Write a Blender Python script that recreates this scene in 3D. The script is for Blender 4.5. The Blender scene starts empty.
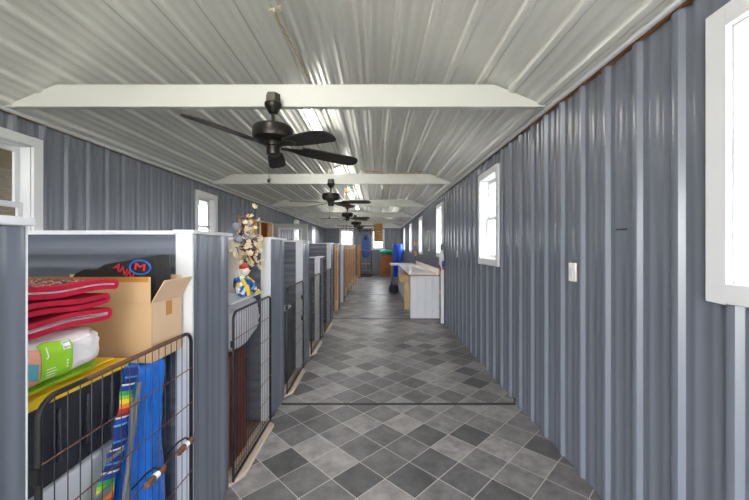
import bpy, bmesh, math, random
from mathutils import Vector, Matrix, noise
random.seed(7)
PI = math.pi
C = bpy.context.scene.collection

# ------------------------------------------------------------------ materials
def new_mat(name):
    m = bpy.data.materials.new(name); m.use_nodes = True
    nt = m.node_tree; b = nt.nodes['Principled BSDF']
    return m, nt, b

def srgb(r, g, b):
    f = lambda c: (c / 255 / 12.92) if c / 255 <= .04045 else ((c / 255 + .055) / 1.055) ** 2.4
    return (f(r), f(g), f(b), 1)

def mat(name, rgb, rough=.5, metal=0, var=.06, scale=14, bump=0, spec=.5, bscale=None, coat=0):
    m, nt, b = new_mat(name)
    c = srgb(*rgb)
    tc = nt.nodes.new('ShaderNodeTexCoord')
    n = nt.nodes.new('ShaderNodeTexNoise'); n.inputs['Scale'].default_value = scale; n.inputs['Detail'].default_value = 4
    nt.links.new(tc.outputs['Object'], n.inputs['Vector'])
    mx = nt.nodes.new('ShaderNodeMix'); mx.data_type = 'RGBA'
    mx.inputs[6].default_value = tuple(x * (1 - var) for x in c[:3]) + (1,)
    mx.inputs[7].default_value = tuple(min(1, x * (1 + var)) for x in c[:3]) + (1,)
    nt.links.new(n.outputs['Fac'], mx.inputs[0]); nt.links.new(mx.outputs[2], b.inputs['Base Color'])
    b.inputs['Roughness'].default_value = rough; b.inputs['Metallic'].default_value = metal
    b.inputs['Specular IOR Level'].default_value = spec
    b.inputs['Coat Weight'].default_value = coat
    if bump:
        n2 = nt.nodes.new('ShaderNodeTexNoise'); n2.inputs['Scale'].default_value = bscale or scale * 3
        nt.links.new(tc.outputs['Object'], n2.inputs['Vector'])
        bp = nt.nodes.new('ShaderNodeBump'); bp.inputs['Strength'].default_value = bump; bp.inputs['Distance'].default_value = .01
        nt.links.new(n2.outputs['Fac'], bp.inputs['Height']); nt.links.new(bp.outputs[0], b.inputs['Normal'])
    return m

def wood_mat(name, rgb, rgb2, axis='Z', rough=.55, scale=6):
    m, nt, b = new_mat(name)
    tc = nt.nodes.new('ShaderNodeTexCoord'); mp = nt.nodes.new('ShaderNodeMapping')
    s = {'X': (.12, 1, 1), 'Y': (1, .12, 1), 'Z': (1, 1, .12)}[axis]
    mp.inputs['Scale'].default_value = tuple(k * scale for k in s)
    nt.links.new(tc.outputs['Object'], mp.inputs['Vector'])
    n = nt.nodes.new('ShaderNodeTexNoise'); n.inputs['Scale'].default_value = 4; n.inputs['Detail'].default_value = 6; n.inputs['Distortion'].default_value = .8
    nt.links.new(mp.outputs[0], n.inputs['Vector'])
    cr = nt.nodes.new('ShaderNodeValToRGB'); cr.color_ramp.elements[0].position = .35; cr.color_ramp.elements[1].position = .65
    cr.color_ramp.elements[0].color = srgb(*rgb); cr.color_ramp.elements[1].color = srgb(*rgb2)
    nt.links.new(n.outputs['Fac'], cr.inputs[0]); nt.links.new(cr.outputs[0], b.inputs['Base Color'])
    b.inputs['Roughness'].default_value = rough
    return m

def glass_mat(name, tint=(1, 1, 1), refl=.1):
    m, nt, b = new_mat(name); nt.nodes.remove(b)
    out = nt.nodes['Material Output']
    t = nt.nodes.new('ShaderNodeBsdfTransparent'); t.inputs[0].default_value = tint + (1,)
    g = nt.nodes.new('ShaderNodeBsdfGlossy'); g.inputs['Roughness'].default_value = .03
    lw = nt.nodes.new('ShaderNodeFresnel'); lw.inputs[0].default_value = 1.45
    mx = nt.nodes.new('ShaderNodeMixShader')
    ge = nt.nodes.new('ShaderNodeNewGeometry')   # reflect on the outer face only
    mu = nt.nodes.new('ShaderNodeMath'); mu.operation = 'MULTIPLY'; sb = nt.nodes.new('ShaderNodeMath'); sb.operation = 'SUBTRACT'; sb.inputs[0].default_value = 1
    nt.links.new(ge.outputs['Backfacing'], sb.inputs[1]); nt.links.new(lw.outputs[0], mu.inputs[0]); nt.links.new(sb.outputs[0], mu.inputs[1])
    nt.links.new(mu.outputs[0], mx.inputs[0]); nt.links.new(t.outputs[0], mx.inputs[1]); nt.links.new(g.outputs[0], mx.inputs[2])
    nt.links.new(mx.outputs[0], out.inputs[0])
    return m

def plastic_film(name, rgb, opacity):
    m, nt, b = new_mat(name)
    b.inputs['Base Color'].default_value = srgb(*rgb); b.inputs['Roughness'].default_value = .25
    b.inputs['Alpha'].default_value = opacity
    return m

def emit_mat(name, rgb, strength):
    m, nt, b = new_mat(name)
    b.inputs['Base Color'].default_value = (.8, .8, .8, 1)
    b.inputs['Emission Color'].default_value = rgb + (1,); b.inputs['Emission Strength'].default_value = strength
    return m

def sheet_metal(name, rgb, rough, along, strength):
    m = mat(name, rgb, rough, var=.02, scale=3, spec=.6); nt = m.node_tree; b = nt.nodes['Principled BSDF']
    tc = nt.nodes.new('ShaderNodeTexCoord'); mp = nt.nodes.new('ShaderNodeMapping')
    mp.inputs['Scale'].default_value = {'Z': (26, 26, 1.1), 'Y': (26, 1.1, 26)}[along]
    nt.links.new(tc.outputs['Object'], mp.inputs[0])
    n = nt.nodes.new('ShaderNodeTexNoise'); n.inputs['Scale'].default_value = 1; n.inputs['Detail'].default_value = 2
    nt.links.new(mp.outputs[0], n.inputs['Vector'])
    bp = nt.nodes.new('ShaderNodeBump'); bp.inputs['Strength'].default_value = strength; bp.inputs['Distance'].default_value = .004
    nt.links.new(n.outputs['Fac'], bp.inputs['Height']); nt.links.new(bp.outputs[0], b.inputs['Normal'])
    return m

def M_(nt, op, a, b=None, c=None):
    n = nt.nodes.new('ShaderNodeMath'); n.operation = op
    for i, v in enumerate((a, b, c)):
        if v is None: continue
        if isinstance(v, (int, float)): n.inputs[i].default_value = v
        else: nt.links.new(v, n.inputs[i])
    return n.outputs[0]

def tile_mat():
    m, nt, b = new_mat('slate_tile_vinyl')
    tc = nt.nodes.new('ShaderNodeTexCoord'); sp = nt.nodes.new('ShaderNodeSeparateXYZ')
    nt.links.new(tc.outputs['Object'], sp.inputs[0])
    X, Y = sp.outputs[0], sp.outputs[1]
    d = .333
    u = M_(nt, 'DIVIDE', M_(nt, 'SUBTRACT', M_(nt, 'SUBTRACT', Y, X), 1.066), d)
    v = M_(nt, 'DIVIDE', M_(nt, 'SUBTRACT', M_(nt, 'ADD', Y, X), 3.164), d)
    fu, fv = M_(nt, 'FLOOR', u), M_(nt, 'FLOOR', v)
    ru, rv = M_(nt, 'SUBTRACT', u, fu), M_(nt, 'SUBTRACT', v, fv)
    eu = M_(nt, 'MINIMUM', ru, M_(nt, 'SUBTRACT', 1.0, ru)); ev = M_(nt, 'MINIMUM', rv, M_(nt, 'SUBTRACT', 1.0, rv))
    e = M_(nt, 'MINIMUM', eu, ev)
    grout = M_(nt, 'LESS_THAN', e, .011)
    cb = nt.nodes.new('ShaderNodeCombineXYZ'); nt.links.new(fu, cb.inputs[0]); nt.links.new(fv, cb.inputs[1])
    wn = nt.nodes.new('ShaderNodeTexWhiteNoise'); wn.noise_dimensions = '2D'; nt.links.new(cb.outputs[0], wn.inputs['Vector'])
    cr = nt.nodes.new('ShaderNodeValToRGB'); el = cr.color_ramp.elements
    el[0].position = 0; el[0].color = srgb(84, 83, 85); el[1].position = 1; el[1].color = srgb(156, 151, 150)
    a = el.new(.4); a.color = srgb(112, 109, 110); a = el.new(.72); a.color = srgb(140, 136, 136)
    nt.links.new(wn.outputs['Value'], cr.inputs[0])
    n = nt.nodes.new('ShaderNodeTexNoise'); n.inputs['Scale'].default_value = 9; n.inputs['Detail'].default_value = 6; n.inputs['Roughness'].default_value = .65
    off = nt.nodes.new('ShaderNodeVectorMath'); off.operation = 'ADD'
    nt.links.new(tc.outputs['Object'], off.inputs[0]); nt.links.new(wn.outputs['Color'], off.inputs[1])
    nt.links.new(off.outputs[0], n.inputs['Vector'])
    f = M_(nt, 'MULTIPLY_ADD', n.outputs['Fac'], 1.9, .05)
    mul = nt.nodes.new('ShaderNodeMix'); mul.data_type = 'RGBA'; mul.blend_type = 'MULTIPLY'; mul.inputs[0].default_value = 1
    nt.links.new(cr.outputs[0], mul.inputs[6])
    g = nt.nodes.new('ShaderNodeCombineColor')
    for i in range(3): nt.links.new(f, g.inputs[i])
    nt.links.new(g.outputs[0], mul.inputs[7])
    mx = nt.nodes.new('ShaderNodeMix'); mx.data_type = 'RGBA'
    nt.links.new(grout, mx.inputs[0]); nt.links.new(mul.outputs[2], mx.inputs[6]); mx.inputs[7].default_value = srgb(196, 190, 186)
    nt.links.new(mx.outputs[2], b.inputs['Base Color'])
    b.inputs['Roughness'].default_value = .36
    rr = M_(nt, 'MULTIPLY_ADD', n.outputs['Fac'], .3, .22); nt.links.new(rr, b.inputs['Roughness'])
    return m

def stripes_mat(name, cols, length, axis=1, rough=.8):
    """repeating bands of colour along UV y"""
    m, nt, b = new_mat(name)
    uv = nt.nodes.new('ShaderNodeUVMap'); sp = nt.nodes.new('ShaderNodeSeparateXYZ'); nt.links.new(uv.outputs[0], sp.inputs[0])
    fr = M_(nt, 'FRACT', M_(nt, 'DIVIDE', sp.outputs[axis], length))
    cr = nt.nodes.new('ShaderNodeValToRGB'); cr.color_ramp.interpolation = 'CONSTANT'; el = cr.color_ramp.elements
    n = len(cols)
    el[0].position = 0; el[0].color = srgb(*cols[0][1]); el[1].position = cols[1][0]; el[1].color = srgb(*cols[1][1])
    for p, c in cols[2:]:
        e = el.new(p); e.color = srgb(*c)
    nt.links.new(fr, cr.inputs[0]); nt.links.new(cr.outputs[0], b.inputs['Base Color']); b.inputs['Roughness'].default_value = rough
    return m

def persian_mat():
    m, nt, b = new_mat('patterned_rug_pile')
    tc = nt.nodes.new('ShaderNodeTexCoord')
    v = nt.nodes.new('ShaderNodeTexVoronoi'); v.inputs['Scale'].default_value = 38; v.distance = 'MANHATTAN'
    nt.links.new(tc.outputs['Object'], v.inputs['Vector'])
    cr = nt.nodes.new('ShaderNodeValToRGB'); cr.color_ramp.interpolation = 'CONSTANT'; el = cr.color_ramp.elements
    el[0].position = 0; el[0].color = srgb(80, 36, 52); el[1].position = .42; el[1].color = srgb(206, 140, 84)
    e = el.new(.28); e.color = srgb(150, 52, 66); e = el.new(.62); e.color = srgb(70, 50, 72)
    nt.links.new(v.outputs['Distance'], cr.inputs[0]); nt.links.new(cr.outputs[0], b.inputs['Base Color']); b.inputs['Roughness'].default_value = .95
    return m

def patch_mat():
    m, nt, b = new_mat('patchwork_doll_cloth')
    tc = nt.nodes.new('ShaderNodeTexCoord'); v = nt.nodes.new('ShaderNodeTexVoronoi'); v.inputs['Scale'].default_value = 42
    nt.links.new(tc.outputs['Object'], v.inputs['Vector'])
    sp = nt.nodes.new('ShaderNodeSeparateColor'); nt.links.new(v.outputs['Color'], sp.inputs[0])
    cr = nt.nodes.new('ShaderNodeValToRGB'); cr.color_ramp.interpolation = 'CONSTANT'; el = cr.color_ramp.elements
    el[0].position = 0; el[0].color = srgb(30, 92, 190); el[1].position = .55; el[1].color = srgb(90, 160, 226)
    e = el.new(.72); e.color = srgb(236, 236, 230); e = el.new(.86); e.color = srgb(22, 60, 140); e = el.new(.94); e.color = srgb(236, 206, 60)
    nt.links.new(sp.outputs[0], cr.inputs[0]); nt.links.new(cr.outputs[0], b.inputs['Base Color']); b.inputs['Roughness'].default_value = .7
    return m

M = dict(
    blue=sheet_metal('blue_grey_painted_steel', (113, 119, 131), .24, 'Z', .35),
    ceil=sheet_metal('white_painted_steel', (224, 224, 219), .27, 'Y', .14),
    white=mat('white_trim', (220, 222, 225), .4, var=.015),
    beam=mat('white_beam_wrap', (205, 206, 200), .45, var=.02, scale=5),
    bare=wood_mat('bare_brown_lumber', (120, 82, 46), (160, 112, 66), 'Y'),
    jamb=wood_mat('orange_pine', (206, 132, 62), (226, 158, 88), 'Z'),
    jamb2=wood_mat('pale_pine', (226, 186, 142), (238, 206, 168), 'Z'),
    gold=wood_mat('golden_board', (176, 122, 48), (206, 150, 70), 'Z'),
    ply=wood_mat('hanging_plywood', (178, 128, 50), (200, 152, 72), 'Z'),
    tile=tile_mat(),
    stallfloor=wood_mat('brown_stall_sheet_floor', (140, 112, 92), (172, 142, 120), 'Y', .5),
    sill=wood_mat('beige_threshold_wood', (198, 180, 160), (222, 206, 188), 'Y', .5),
    strip=mat('dark_rubber_strip', (52, 52, 54), .55),
    blackmetal=mat('black_enamel_wire', (26, 25, 26), .38, var=.2, scale=40),
    rust=mat('rusty_steel', (122, 86, 66), .6, metal=.4, var=.4, scale=60),
    bronze=mat('oil_rubbed_bronze', (46, 42, 38), .32, metal=.6, var=.15),
    blade=wood_mat('dark_walnut_blade', (34, 30, 29), (52, 44, 40), 'X', .6),
    blade2=wood_mat('reddish_walnut_blade', (64, 44, 36), (88, 62, 52), 'X', .42),
    glass=glass_mat('clear_window_glass'),
    lamp=emit_mat('lit_diffuser', (1, .97, .9), 10),
    lampbody=mat('lamp_housing_white', (235, 235, 230), .4),
    card=mat('cardboard', (210, 176, 134), .8, var=.05, scale=5),
    card_in=mat('cardboard_pale_face', (222, 190, 156), .8, var=.05, scale=5),
    card_dark=mat('brown_cardboard', (166, 102, 62), .8, var=.06, scale=5),
    tape=mat('brown_packing_tape', (190, 134, 62), .3),
    red=mat('crimson_rug_pile', (196, 16, 58), .95, var=.18, scale=40, bump=.5, bscale=300),
    persian=persian_mat(),
    backing=mat('pale_rug_backing', (234, 222, 222), .9),
    black=mat('black_cloth', (36, 35, 38), .7, var=.2, scale=20, bump=.2),
    redprint=mat('red_print', (214, 40, 62), .6),
    blueprint=mat('blue_print', (34, 104, 190), .6),
    charcoal=mat('charcoal_tub_plastic', (44, 46, 56), .42, var=.06),
    yellow=mat('yellow_lid_plastic', (240, 200, 42), .35, var=.03),
    lime=mat('lime_green_plastic', (150, 204, 44), .4, var=.05),
    bagwhite=mat('white_fleece_fill', (238, 233, 234), .4, var=.05, scale=30, bump=.8, bscale=26, coat=.6),
    pink=mat('pink_print', (230, 160, 140), .4), teal=mat('teal_print', (96, 166, 178), .4),
    whitebin=mat('milky_white_bin', (216, 220, 228), .35, var=.03),
    tarp=mat('blue_tarp_plastic', (28, 116, 222), .3, var=.16, scale=9, bump=1, bscale=16),
    tarp2=mat('royal_blue_tarp', (16, 76, 196), .28, var=.1, scale=6, bump=.3, bscale=12),
    alu=mat('grey_aluminium_tube', (150, 152, 158), .35, metal=.7),
    serape=stripes_mat('rainbow_serape_weave', [(0, (24, 54, 130)), (.14, (70, 140, 210)), (.17, (20, 44, 110)), (.26, (236, 236, 240)), (.29, (30, 70, 160)), (.38, (60, 170, 90)), (.45, (150, 200, 60)), (.51, (244, 214, 50)), (.58, (240, 140, 40)), (.65, (214, 40, 40)), (.73, (150, 20, 50)), (.78, (236, 236, 240)), (.81, (30, 80, 180)), (.9, (120, 190, 230)), (.93, (24, 54, 130))], .215),
    grey_plush=mat('grey_white_plush', (204, 202, 208), .95, var=.25, scale=12, bump=1, bscale=60),
    darkred=wood_mat('dark_red_stained_wood', (74, 26, 20), (104, 42, 32), 'Z', .4),
    cream=mat('cream_petal', (240, 222, 188), .7, var=.08),
    twig=mat('brown_twig', (78, 52, 44), .8), bloomgrey=mat('grey_lilac_puff', (150, 150, 164), .85, var=.15, scale=40, bump=.6),
    vase=mat('white_textured_ceramic', (226, 220, 214), .6, var=.08, scale=40, bump=.8, bscale=50),
    dollblue=mat('blue_doll_cloth', (34, 96, 186), .7, var=.2, scale=40), dollsuit=patch_mat(), dollyel=mat('yellow_doll_cloth', (238, 206, 48), .7),
    dollred=mat('red_hat_cloth', (196, 62, 38), .7), dollface=mat('pale_face', (238, 222, 206), .6),
    doorgrey=mat('grey_beige_door_paint', (170, 170, 164), .45), doorwhite=mat('white_door_paint', (214, 220, 222), .4),
    wreath=mat('red_wreath_twigs', (150, 44, 56), .9, var=.3, scale=60, bump=1, bscale=120),
    laminate=mat('cream_laminate_top', (240, 234, 224), .16, var=.03, scale=3, spec=.6),
    edge=wood_mat('brown_edge_band', (150, 100, 56), (176, 124, 74), 'X'),
    splash=mat('pale_pink_backsplash', (226, 208, 196), .35),
    cabwhite=mat('white_board_panel', (226, 229, 234), .4, var=.02),
    drawer=wood_mat('tan_drawer_wood', (192, 158, 112), (212, 180, 136), 'Y'),
    pvc=mat('white_pvc', (236, 236, 234), .35), valveblue=mat('blue_valve', (20, 84, 176), .4), copper=mat('copper_fitting', (150, 84, 56), .35, metal=.7),
    green=mat('leaf_green', (64, 132, 52), .6, var=.3, scale=60), mint=mat('mint_green_film', (70, 178, 130), .4, var=.15, scale=10, bump=.6),
    navy=mat('blue_vinyl_pad', (48, 78, 140), .45), darkprint=mat('dark_ink', (54, 40, 36), .8),
    ivory=mat('ivory_plastic', (226, 220, 196), .4), cordyel=mat('yellow_cord', (186, 166, 92), .6), cordorange=mat('orange_cord', (196, 140, 60), .6),
    offwhite=mat('off_white_plate', (238, 236, 228), .4), ochre=mat('ochre_block', (206, 156, 76), .6), whiteprint=mat('white_print', (244, 246, 240), .5),
    grass=mat('pale_dry_ground', (196, 190, 172), .9, var=.3, scale=.8), porch=wood_mat('porch_planks', (112, 108, 94), (138, 130, 108), 'Y'),  # ground paled to bounce light indoors; planks belong to the window-dimming porch
    hedge=mat('hedge_leaves', (36, 60, 28), .8, var=.5, scale=5, bump=1, bscale=9), hay=mat('golden_field', (176, 148, 66), .9, var=.4, scale=1.2),
    steelgrey=mat('grey_ceiling_rose', (70, 66, 60), .4, metal=.5), blind=mat('white_louvre', (220, 222, 224), .5),
)

# ------------------------------------------------------------------ mesh helpers
OFF = {}
class MB:
    def __init__(s): s.v = []; s.f = []; s.m = []; s.uv = {}
    def add(s, vs, fs, mi=0):
        b = len(s.v); s.v += [tuple(p) for p in vs]
        for f in fs: s.f.append(tuple(b + i for i in f)); s.m.append(mi)
        return s
    def box(s, x0, x1, y0, y1, z0, z1, mi=0, rot=None, about=None):
        vs = [Vector((x, y, z)) for x in (x0, x1) for y in (y0, y1) for z in (z0, z1)]
        if rot is not None:
            c = Vector(about) if about is not None else Vector(((x0 + x1) / 2, (y0 + y1) / 2, (z0 + z1) / 2))
            vs = [c + rot @ (p - c) for p in vs]
        return s.add(vs, [(0, 1, 3, 2), (4, 6, 7, 5), (0, 4, 5, 1), (2, 3, 7, 6), (0, 2, 6, 4), (1, 5, 7, 3)], mi)
    def prism(s, pts, axis, a0, a1, mi=0):
        n = len(pts)
        def P(p, a):
            return {'x': (a, p[0], p[1]), 'y': (p[0], a, p[1]), 'z': (p[0], p[1], a)}[axis]
        vs = [P(p, a0) for p in pts] + [P(p, a1) for p in pts]
        fs = [tuple(range(n)), tuple(range(2 * n - 1, n - 1, -1))] + [(i, (i + 1) % n, n + (i + 1) % n, n + i) for i in range(n)]
        return s.add(vs, fs, mi)
    def tube(s, path, r, n=8, mi=0, closed=False):
        path = [Vector(p) for p in path]; L = len(path); rings = []
        t0 = (path[1] - path[0]).normalized()
        nrm = t0.orthogonal().normalized()
        rr = r if isinstance(r, (list, tuple)) else [r] * L
        for i, p in enumerate(path):
            a = path[i - 1] if (i > 0 or closed) else p; b = path[(i + 1) % L] if (i < L - 1 or closed) else p
            t = (b - a).normalized() if (b - a).length > 1e-9 else t0
            nrm = (nrm - t * nrm.dot(t)); nrm = nrm.normalized() if nrm.length > 1e-6 else t.orthogonal().normalized()
            bi = t.cross(nrm)
            rings.append([p + (nrm * math.cos(2 * PI * k / n) + bi * math.sin(2 * PI * k / n)) * rr[i] for k in range(n)])
        vs = [q for rg in rings for q in rg]; fs = []
        for i in range(L if closed else L - 1):
            j = (i + 1) % L
            for k in range(n): fs.append((i * n + k, i * n + (k + 1) % n, j * n + (k + 1) % n, j * n + k))
        if not closed: fs += [tuple(range(n - 1, -1, -1)), tuple(range((L - 1) * n, L * n))]
        return s.add(vs, fs, mi)
    def lathe(s, prof, c=(0, 0, 0), n=24, mi=0):
        vs = []; fs = []; L = len(prof)
        for r, z in prof:
            for k in range(n):
                a = 2 * PI * k / n; vs.append((c[0] + r * math.cos(a), c[1] + r * math.sin(a), c[2] + z))
        for i in range(L - 1):
            for k in range(n): fs.append((i * n + k, i * n + (k + 1) % n, (i + 1) * n + (k + 1) % n, (i + 1) * n + k))
        fs += [tuple(range(n - 1, -1, -1)), tuple(range((L - 1) * n, L * n))]
        return s.add(vs, fs, mi)
    def blob(s, c, r, nu=16, nv=10, p=1.0, amp=0, fr=3, mi=0, seed=0):
        """superellipsoid: p<1 boxier"""
        sg = lambda x: math.copysign(abs(x) ** p, x)
        vs = []; fs = []
        for j in range(nv + 1):
            ph = -PI / 2 + PI * j / nv
            for i in range(nu):
                th = 2 * PI * i / nu
                d = Vector((sg(math.cos(ph)) * sg(math.cos(th)), sg(math.cos(ph)) * sg(math.sin(th)), sg(math.sin(ph))))
                k = 1 + amp * noise.noise(d * fr + Vector((seed, seed * 1.7, 0)))
                vs.append((c[0] + d.x * r[0] * k, c[1] + d.y * r[1] * k, c[2] + d.z * r[2] * k))
        for j in range(nv):
            for i in range(nu): fs.append((j * nu + i, j * nu + (i + 1) % nu, (j + 1) * nu + (i + 1) % nu, (j + 1) * nu + i))
        return s.add(vs, fs, mi)
    def grid(s, fn, nu, nv, mi=0, uvf=None):
        b = len(s.v)
        vs = [fn(i / nu, j / nv) for j in range(nv + 1) for i in range(nu + 1)]
        fs = [(j * (nu + 1) + i, j * (nu + 1) + i + 1, (j + 1) * (nu + 1) + i + 1, (j + 1) * (nu + 1) + i) for j in range(nv) for i in range(nu)]
        if uvf:
            for j in range(nv + 1):
                for i in range(nu + 1): s.uv[b + j * (nu + 1) + i] = uvf(i / nu, j / nv)
        return s.add(vs, fs, mi)
    def build(s, name, mats, parent=None, label=None, bevel=0, smooth=35, solid=0, subsurf=0, fix=True):
        off = OFF.get(parent.name, Vector((0, 0, 0))) if parent else Vector((0, 0, 0))
        me = bpy.data.meshes.new(name)
        me.from_pydata([tuple(Vector(p) - off) for p in s.v], [], s.f)
        if not isinstance(mats, (list, tuple)): mats = [mats]
        for k in mats: me.materials.append(k)
        me.polygons.foreach_set('material_index', s.m)
        if s.uv:
            ul = me.uv_layers.new(name='UVMap')
            for lp in me.loops: ul.data[lp.index].uv = s.uv.get(lp.vertex_index, (0, 0))
        me.update()
        if fix:
            bm = bmesh.new(); bm.from_mesh(me)
            bmesh.ops.remove_doubles(bm, verts=bm.verts, dist=1e-6)
            bmesh.ops.recalc_face_normals(bm, faces=bm.faces); bm.to_mesh(me); bm.free()
        if smooth:
            me.polygons.foreach_set('use_smooth', [True] * len(me.polygons)); me.set_sharp_from_angle(angle=math.radians(smooth))
        o = bpy.data.objects.new(name, me); C.objects.link(o)
        if solid:
            k = o.modifiers.new('Solidify', 'SOLIDIFY'); k.thickness = solid; k.offset = 0
        if bevel:
            k = o.modifiers.new('Bevel', 'BEVEL'); k.width = bevel; k.segments = 2; k.limit_method = 'ANGLE'; k.angle_limit = math.radians(40)
        if subsurf:
            k = o.modifiers.new('Subdivision', 'SUBSURF'); k.levels = subsurf; k.render_levels = subsurf
        if parent:
            o.parent = parent; OFF[o.name] = off
        if label: o['label'] = label
        return o

def bx(*a): return MB().box(*a)

def thing(name, label, cat, loc=(0, 0, 0), group=None, kind=None):
    o = bpy.data.objects.new(name, None); C.objects.link(o); o.location = loc; o.empty_display_size = .1
    OFF[o.name] = Vector(loc)
    return tag(o, label, cat, group, kind)

def tag(o, label, cat, group=None, kind=None):
    if label: o['label'] = label
    if cat: o['category'] = cat
    if group: o['group'] = group
    if kind: o['kind'] = kind
    return o

def struct(o):
    o['kind'] = 'structure'; return o

def dup(root, loc, rotz=0, label=None, group=None):
    r = root.copy(); C.objects.link(r); r.location = loc; r.rotation_euler = (0, 0, rotz); OFF[r.name] = Vector(loc)
    if label: r['label'] = label
    if group: r['group'] = group
    for ch in list(root.children):
        c = ch.copy(); C.objects.link(c); c.parent = r
        for g in list(ch.children):
            d = g.copy(); C.objects.link(d); d.parent = c
    return r

def text_mb(txt, size, depth=.001):
    cu = bpy.data.curves.new('t', 'FONT'); cu.body = txt; cu.size = size; cu.extrude = depth; cu.align_x = 'CENTER'; cu.align_y = 'CENTER'
    o = bpy.data.objects.new('t', cu); C.objects.link(o)
    bpy.context.view_layer.update()
    me = bpy.data.meshes.new_from_object(o.evaluated_get(bpy.context.evaluated_depsgraph_get()))
    vs = [v.co.copy() for v in me.vertices]; fs = [tuple(p.vertices) for p in me.polygons]
    bpy.data.objects.remove(o); bpy.data.curves.remove(cu); bpy.data.meshes.remove(me)
    return vs, fs

# corrugated sheet -------------------------------------------------------
PER = .2286
def rib_points(s0, s1, phase, extra=(), h=.019, hm=.0035):
    pts = []
    k0 = math.floor((s0 - phase) / PER) - 1; k1 = math.ceil((s1 - phase) / PER) + 1
    key = []
    for k in range(k0, k1 + 1):
        c = phase + k * PER
        key += [(c - .032, 0), (c - .0165, h * .96), (c - .0135, h), (c + .0135, h), (c + .0165, h * .96), (c + .032, 0)]
        for q in (1 / 3, 2 / 3):
            m = c + PER * q
            key += [(m - .016, 0), (m - .008, hm), (m + .008, hm), (m + .016, 0)]
    def val(s):
        for (a, va), (b, vb) in zip(key, key[1:]):
            if a <= s <= b: return va + (vb - va) * (s - a) / (b - a) if b > a else va
        return 0
    ss = sorted(set([s0, s1] + [k for k, _ in key if s0 < k < s1] + [e for e in extra if s0 < e < s1]))
    return [(s, val(s)) for s in ss]

def sheet(mb, s0, s1, t0, t1, fn, phase=0, holes=(), flat=False, mi=0, h=.020, hm=.0032):
    ex = [q for ho in holes for q in ho[:2]]
    pts = [(s, 0) for s in sorted(set([s0, s1] + [e for e in ex if s0 < e < s1]))] if flat else rib_points(s0, s1, phase, ex, h, hm)
    for (a, oa), (b, ob) in zip(pts, pts[1:]):
        if b - a < 1e-6: continue
        mid = (a + b) / 2
        iv = [(t0, t1)]
        for h0, h1, g0, g1 in holes:
            if h0 < mid < h1:
                nv = []
                for p, q in iv:
                    if g1 <= p or g0 >= q: nv.append((p, q)); continue
                    if p < g0: nv.append((p, g0))
                    if g1 < q: nv.append((g1, q))
                iv = nv
        for p, q in iv:
            mb.add([fn(a, p, oa), fn(b, p, ob), fn(b, q, ob), fn(a, q, oa)], [(0, 1, 2, 3)], mi)
    return mb

# ------------------------------------------------------------------ dimensions
XR, XL, ZE = 1.292, -2.78, 2.468
YF, YB = 17.6, -3.4
XC = (XR + XL) / 2; ZR = ZE + (XR - XC) * .4167
XS = -.875
WZ0, WZ1, WW, CW = 1.235, 2.32, .70, .074
right_windows = [-2.40, .608, 3.553, 6.58, 9.60, 12.55, 15.45]
left_windows = [2.104, 5.18, 11.3, 14.42]
# ------------------------------------------------------------------ shell
def hole(y): return (y + CW, y + WW - CW, WZ0 + CW, WZ1 - CW)
hr = [hole(y) for y in right_windows]
hl = [hole(y) for y in left_windows]
D1 = (6.80, 7.78, -1, 2.05); D2 = (8.07, 8.97, -1, 2.05)
mb = MB()
sheet(mb, YB, YF, 0, ZE, lambda s, t, o: (XR - o, s, t), 1.911, hr)
sheet(mb, YB, YF, 0, ZE, lambda s, t, o: (XR + .11, s, t), 0, hr, flat=True)
struct(mb.build('wall_right', M['blue'], smooth=24))
mb = MB()
sheet(mb, YB, YF, 0, ZE, lambda s, t, o: (XL + o, s, t), 1.911, hl + [D1, D2])
sheet(mb, YB, YF, 0, ZE, lambda s, t, o: (XL - .11, s, t), 0, hl + [D1, D2], flat=True)
struct(mb.build('wall_left', M['blue'], smooth=24))
FW = [(-1.94, -1.20), (-.295, .395)]
def fhole(a): return (a[0] + CW, a[1] - CW, 1.29 + CW, 2.37 - CW)
mb = MB()
sheet(mb, XL, XR, 0, ZE - .025, lambda s, t, o: (s, YF - o, t), .1, [fhole(a) for a in FW])
sheet(mb, XL, XR, 0, ZE - .025, lambda s, t, o: (s, YF + .11, t), 0, [fhole(a) for a in FW], flat=True)
struct(mb.build('wall_far', M['blue'], smooth=24))
mb = MB()
pts = rib_points(XL, XR, .1, (XC,))
zt = lambda x: ZR - abs(x - XC) * .4167 + .01
for (a, oa), (b, ob) in zip(pts, pts[1:]):
    mb.add([(a, YF - oa, ZE - .025), (b, YF - ob, ZE - .025), (b, YF - ob, zt(b)), (a, YF - oa, zt(a))], [(0, 1, 2, 3)])
struct(mb.build('wall_gable', M['ceil'], smooth=24))
struct(bx(XL, XR, YF - .045, YF - .02, ZE - .05, ZE).build('trim_3', M['white'], bevel=.003))
# rear end of the building: unseen, a wide opening added to let sky light in
mb = MB()
sheet(mb, XL, XR, 0, ZE, lambda s, t, o: (s, YB + o, t), .1, [(-2.7, 1.2, -1, 2.44)])
mb.add([(XL, YB, ZE), (XR, YB, ZE), (XC, YB, ZR + .01)], [(0, 1, 2)])
struct(mb.build('wall_rear', M['blue'], smooth=24))
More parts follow.
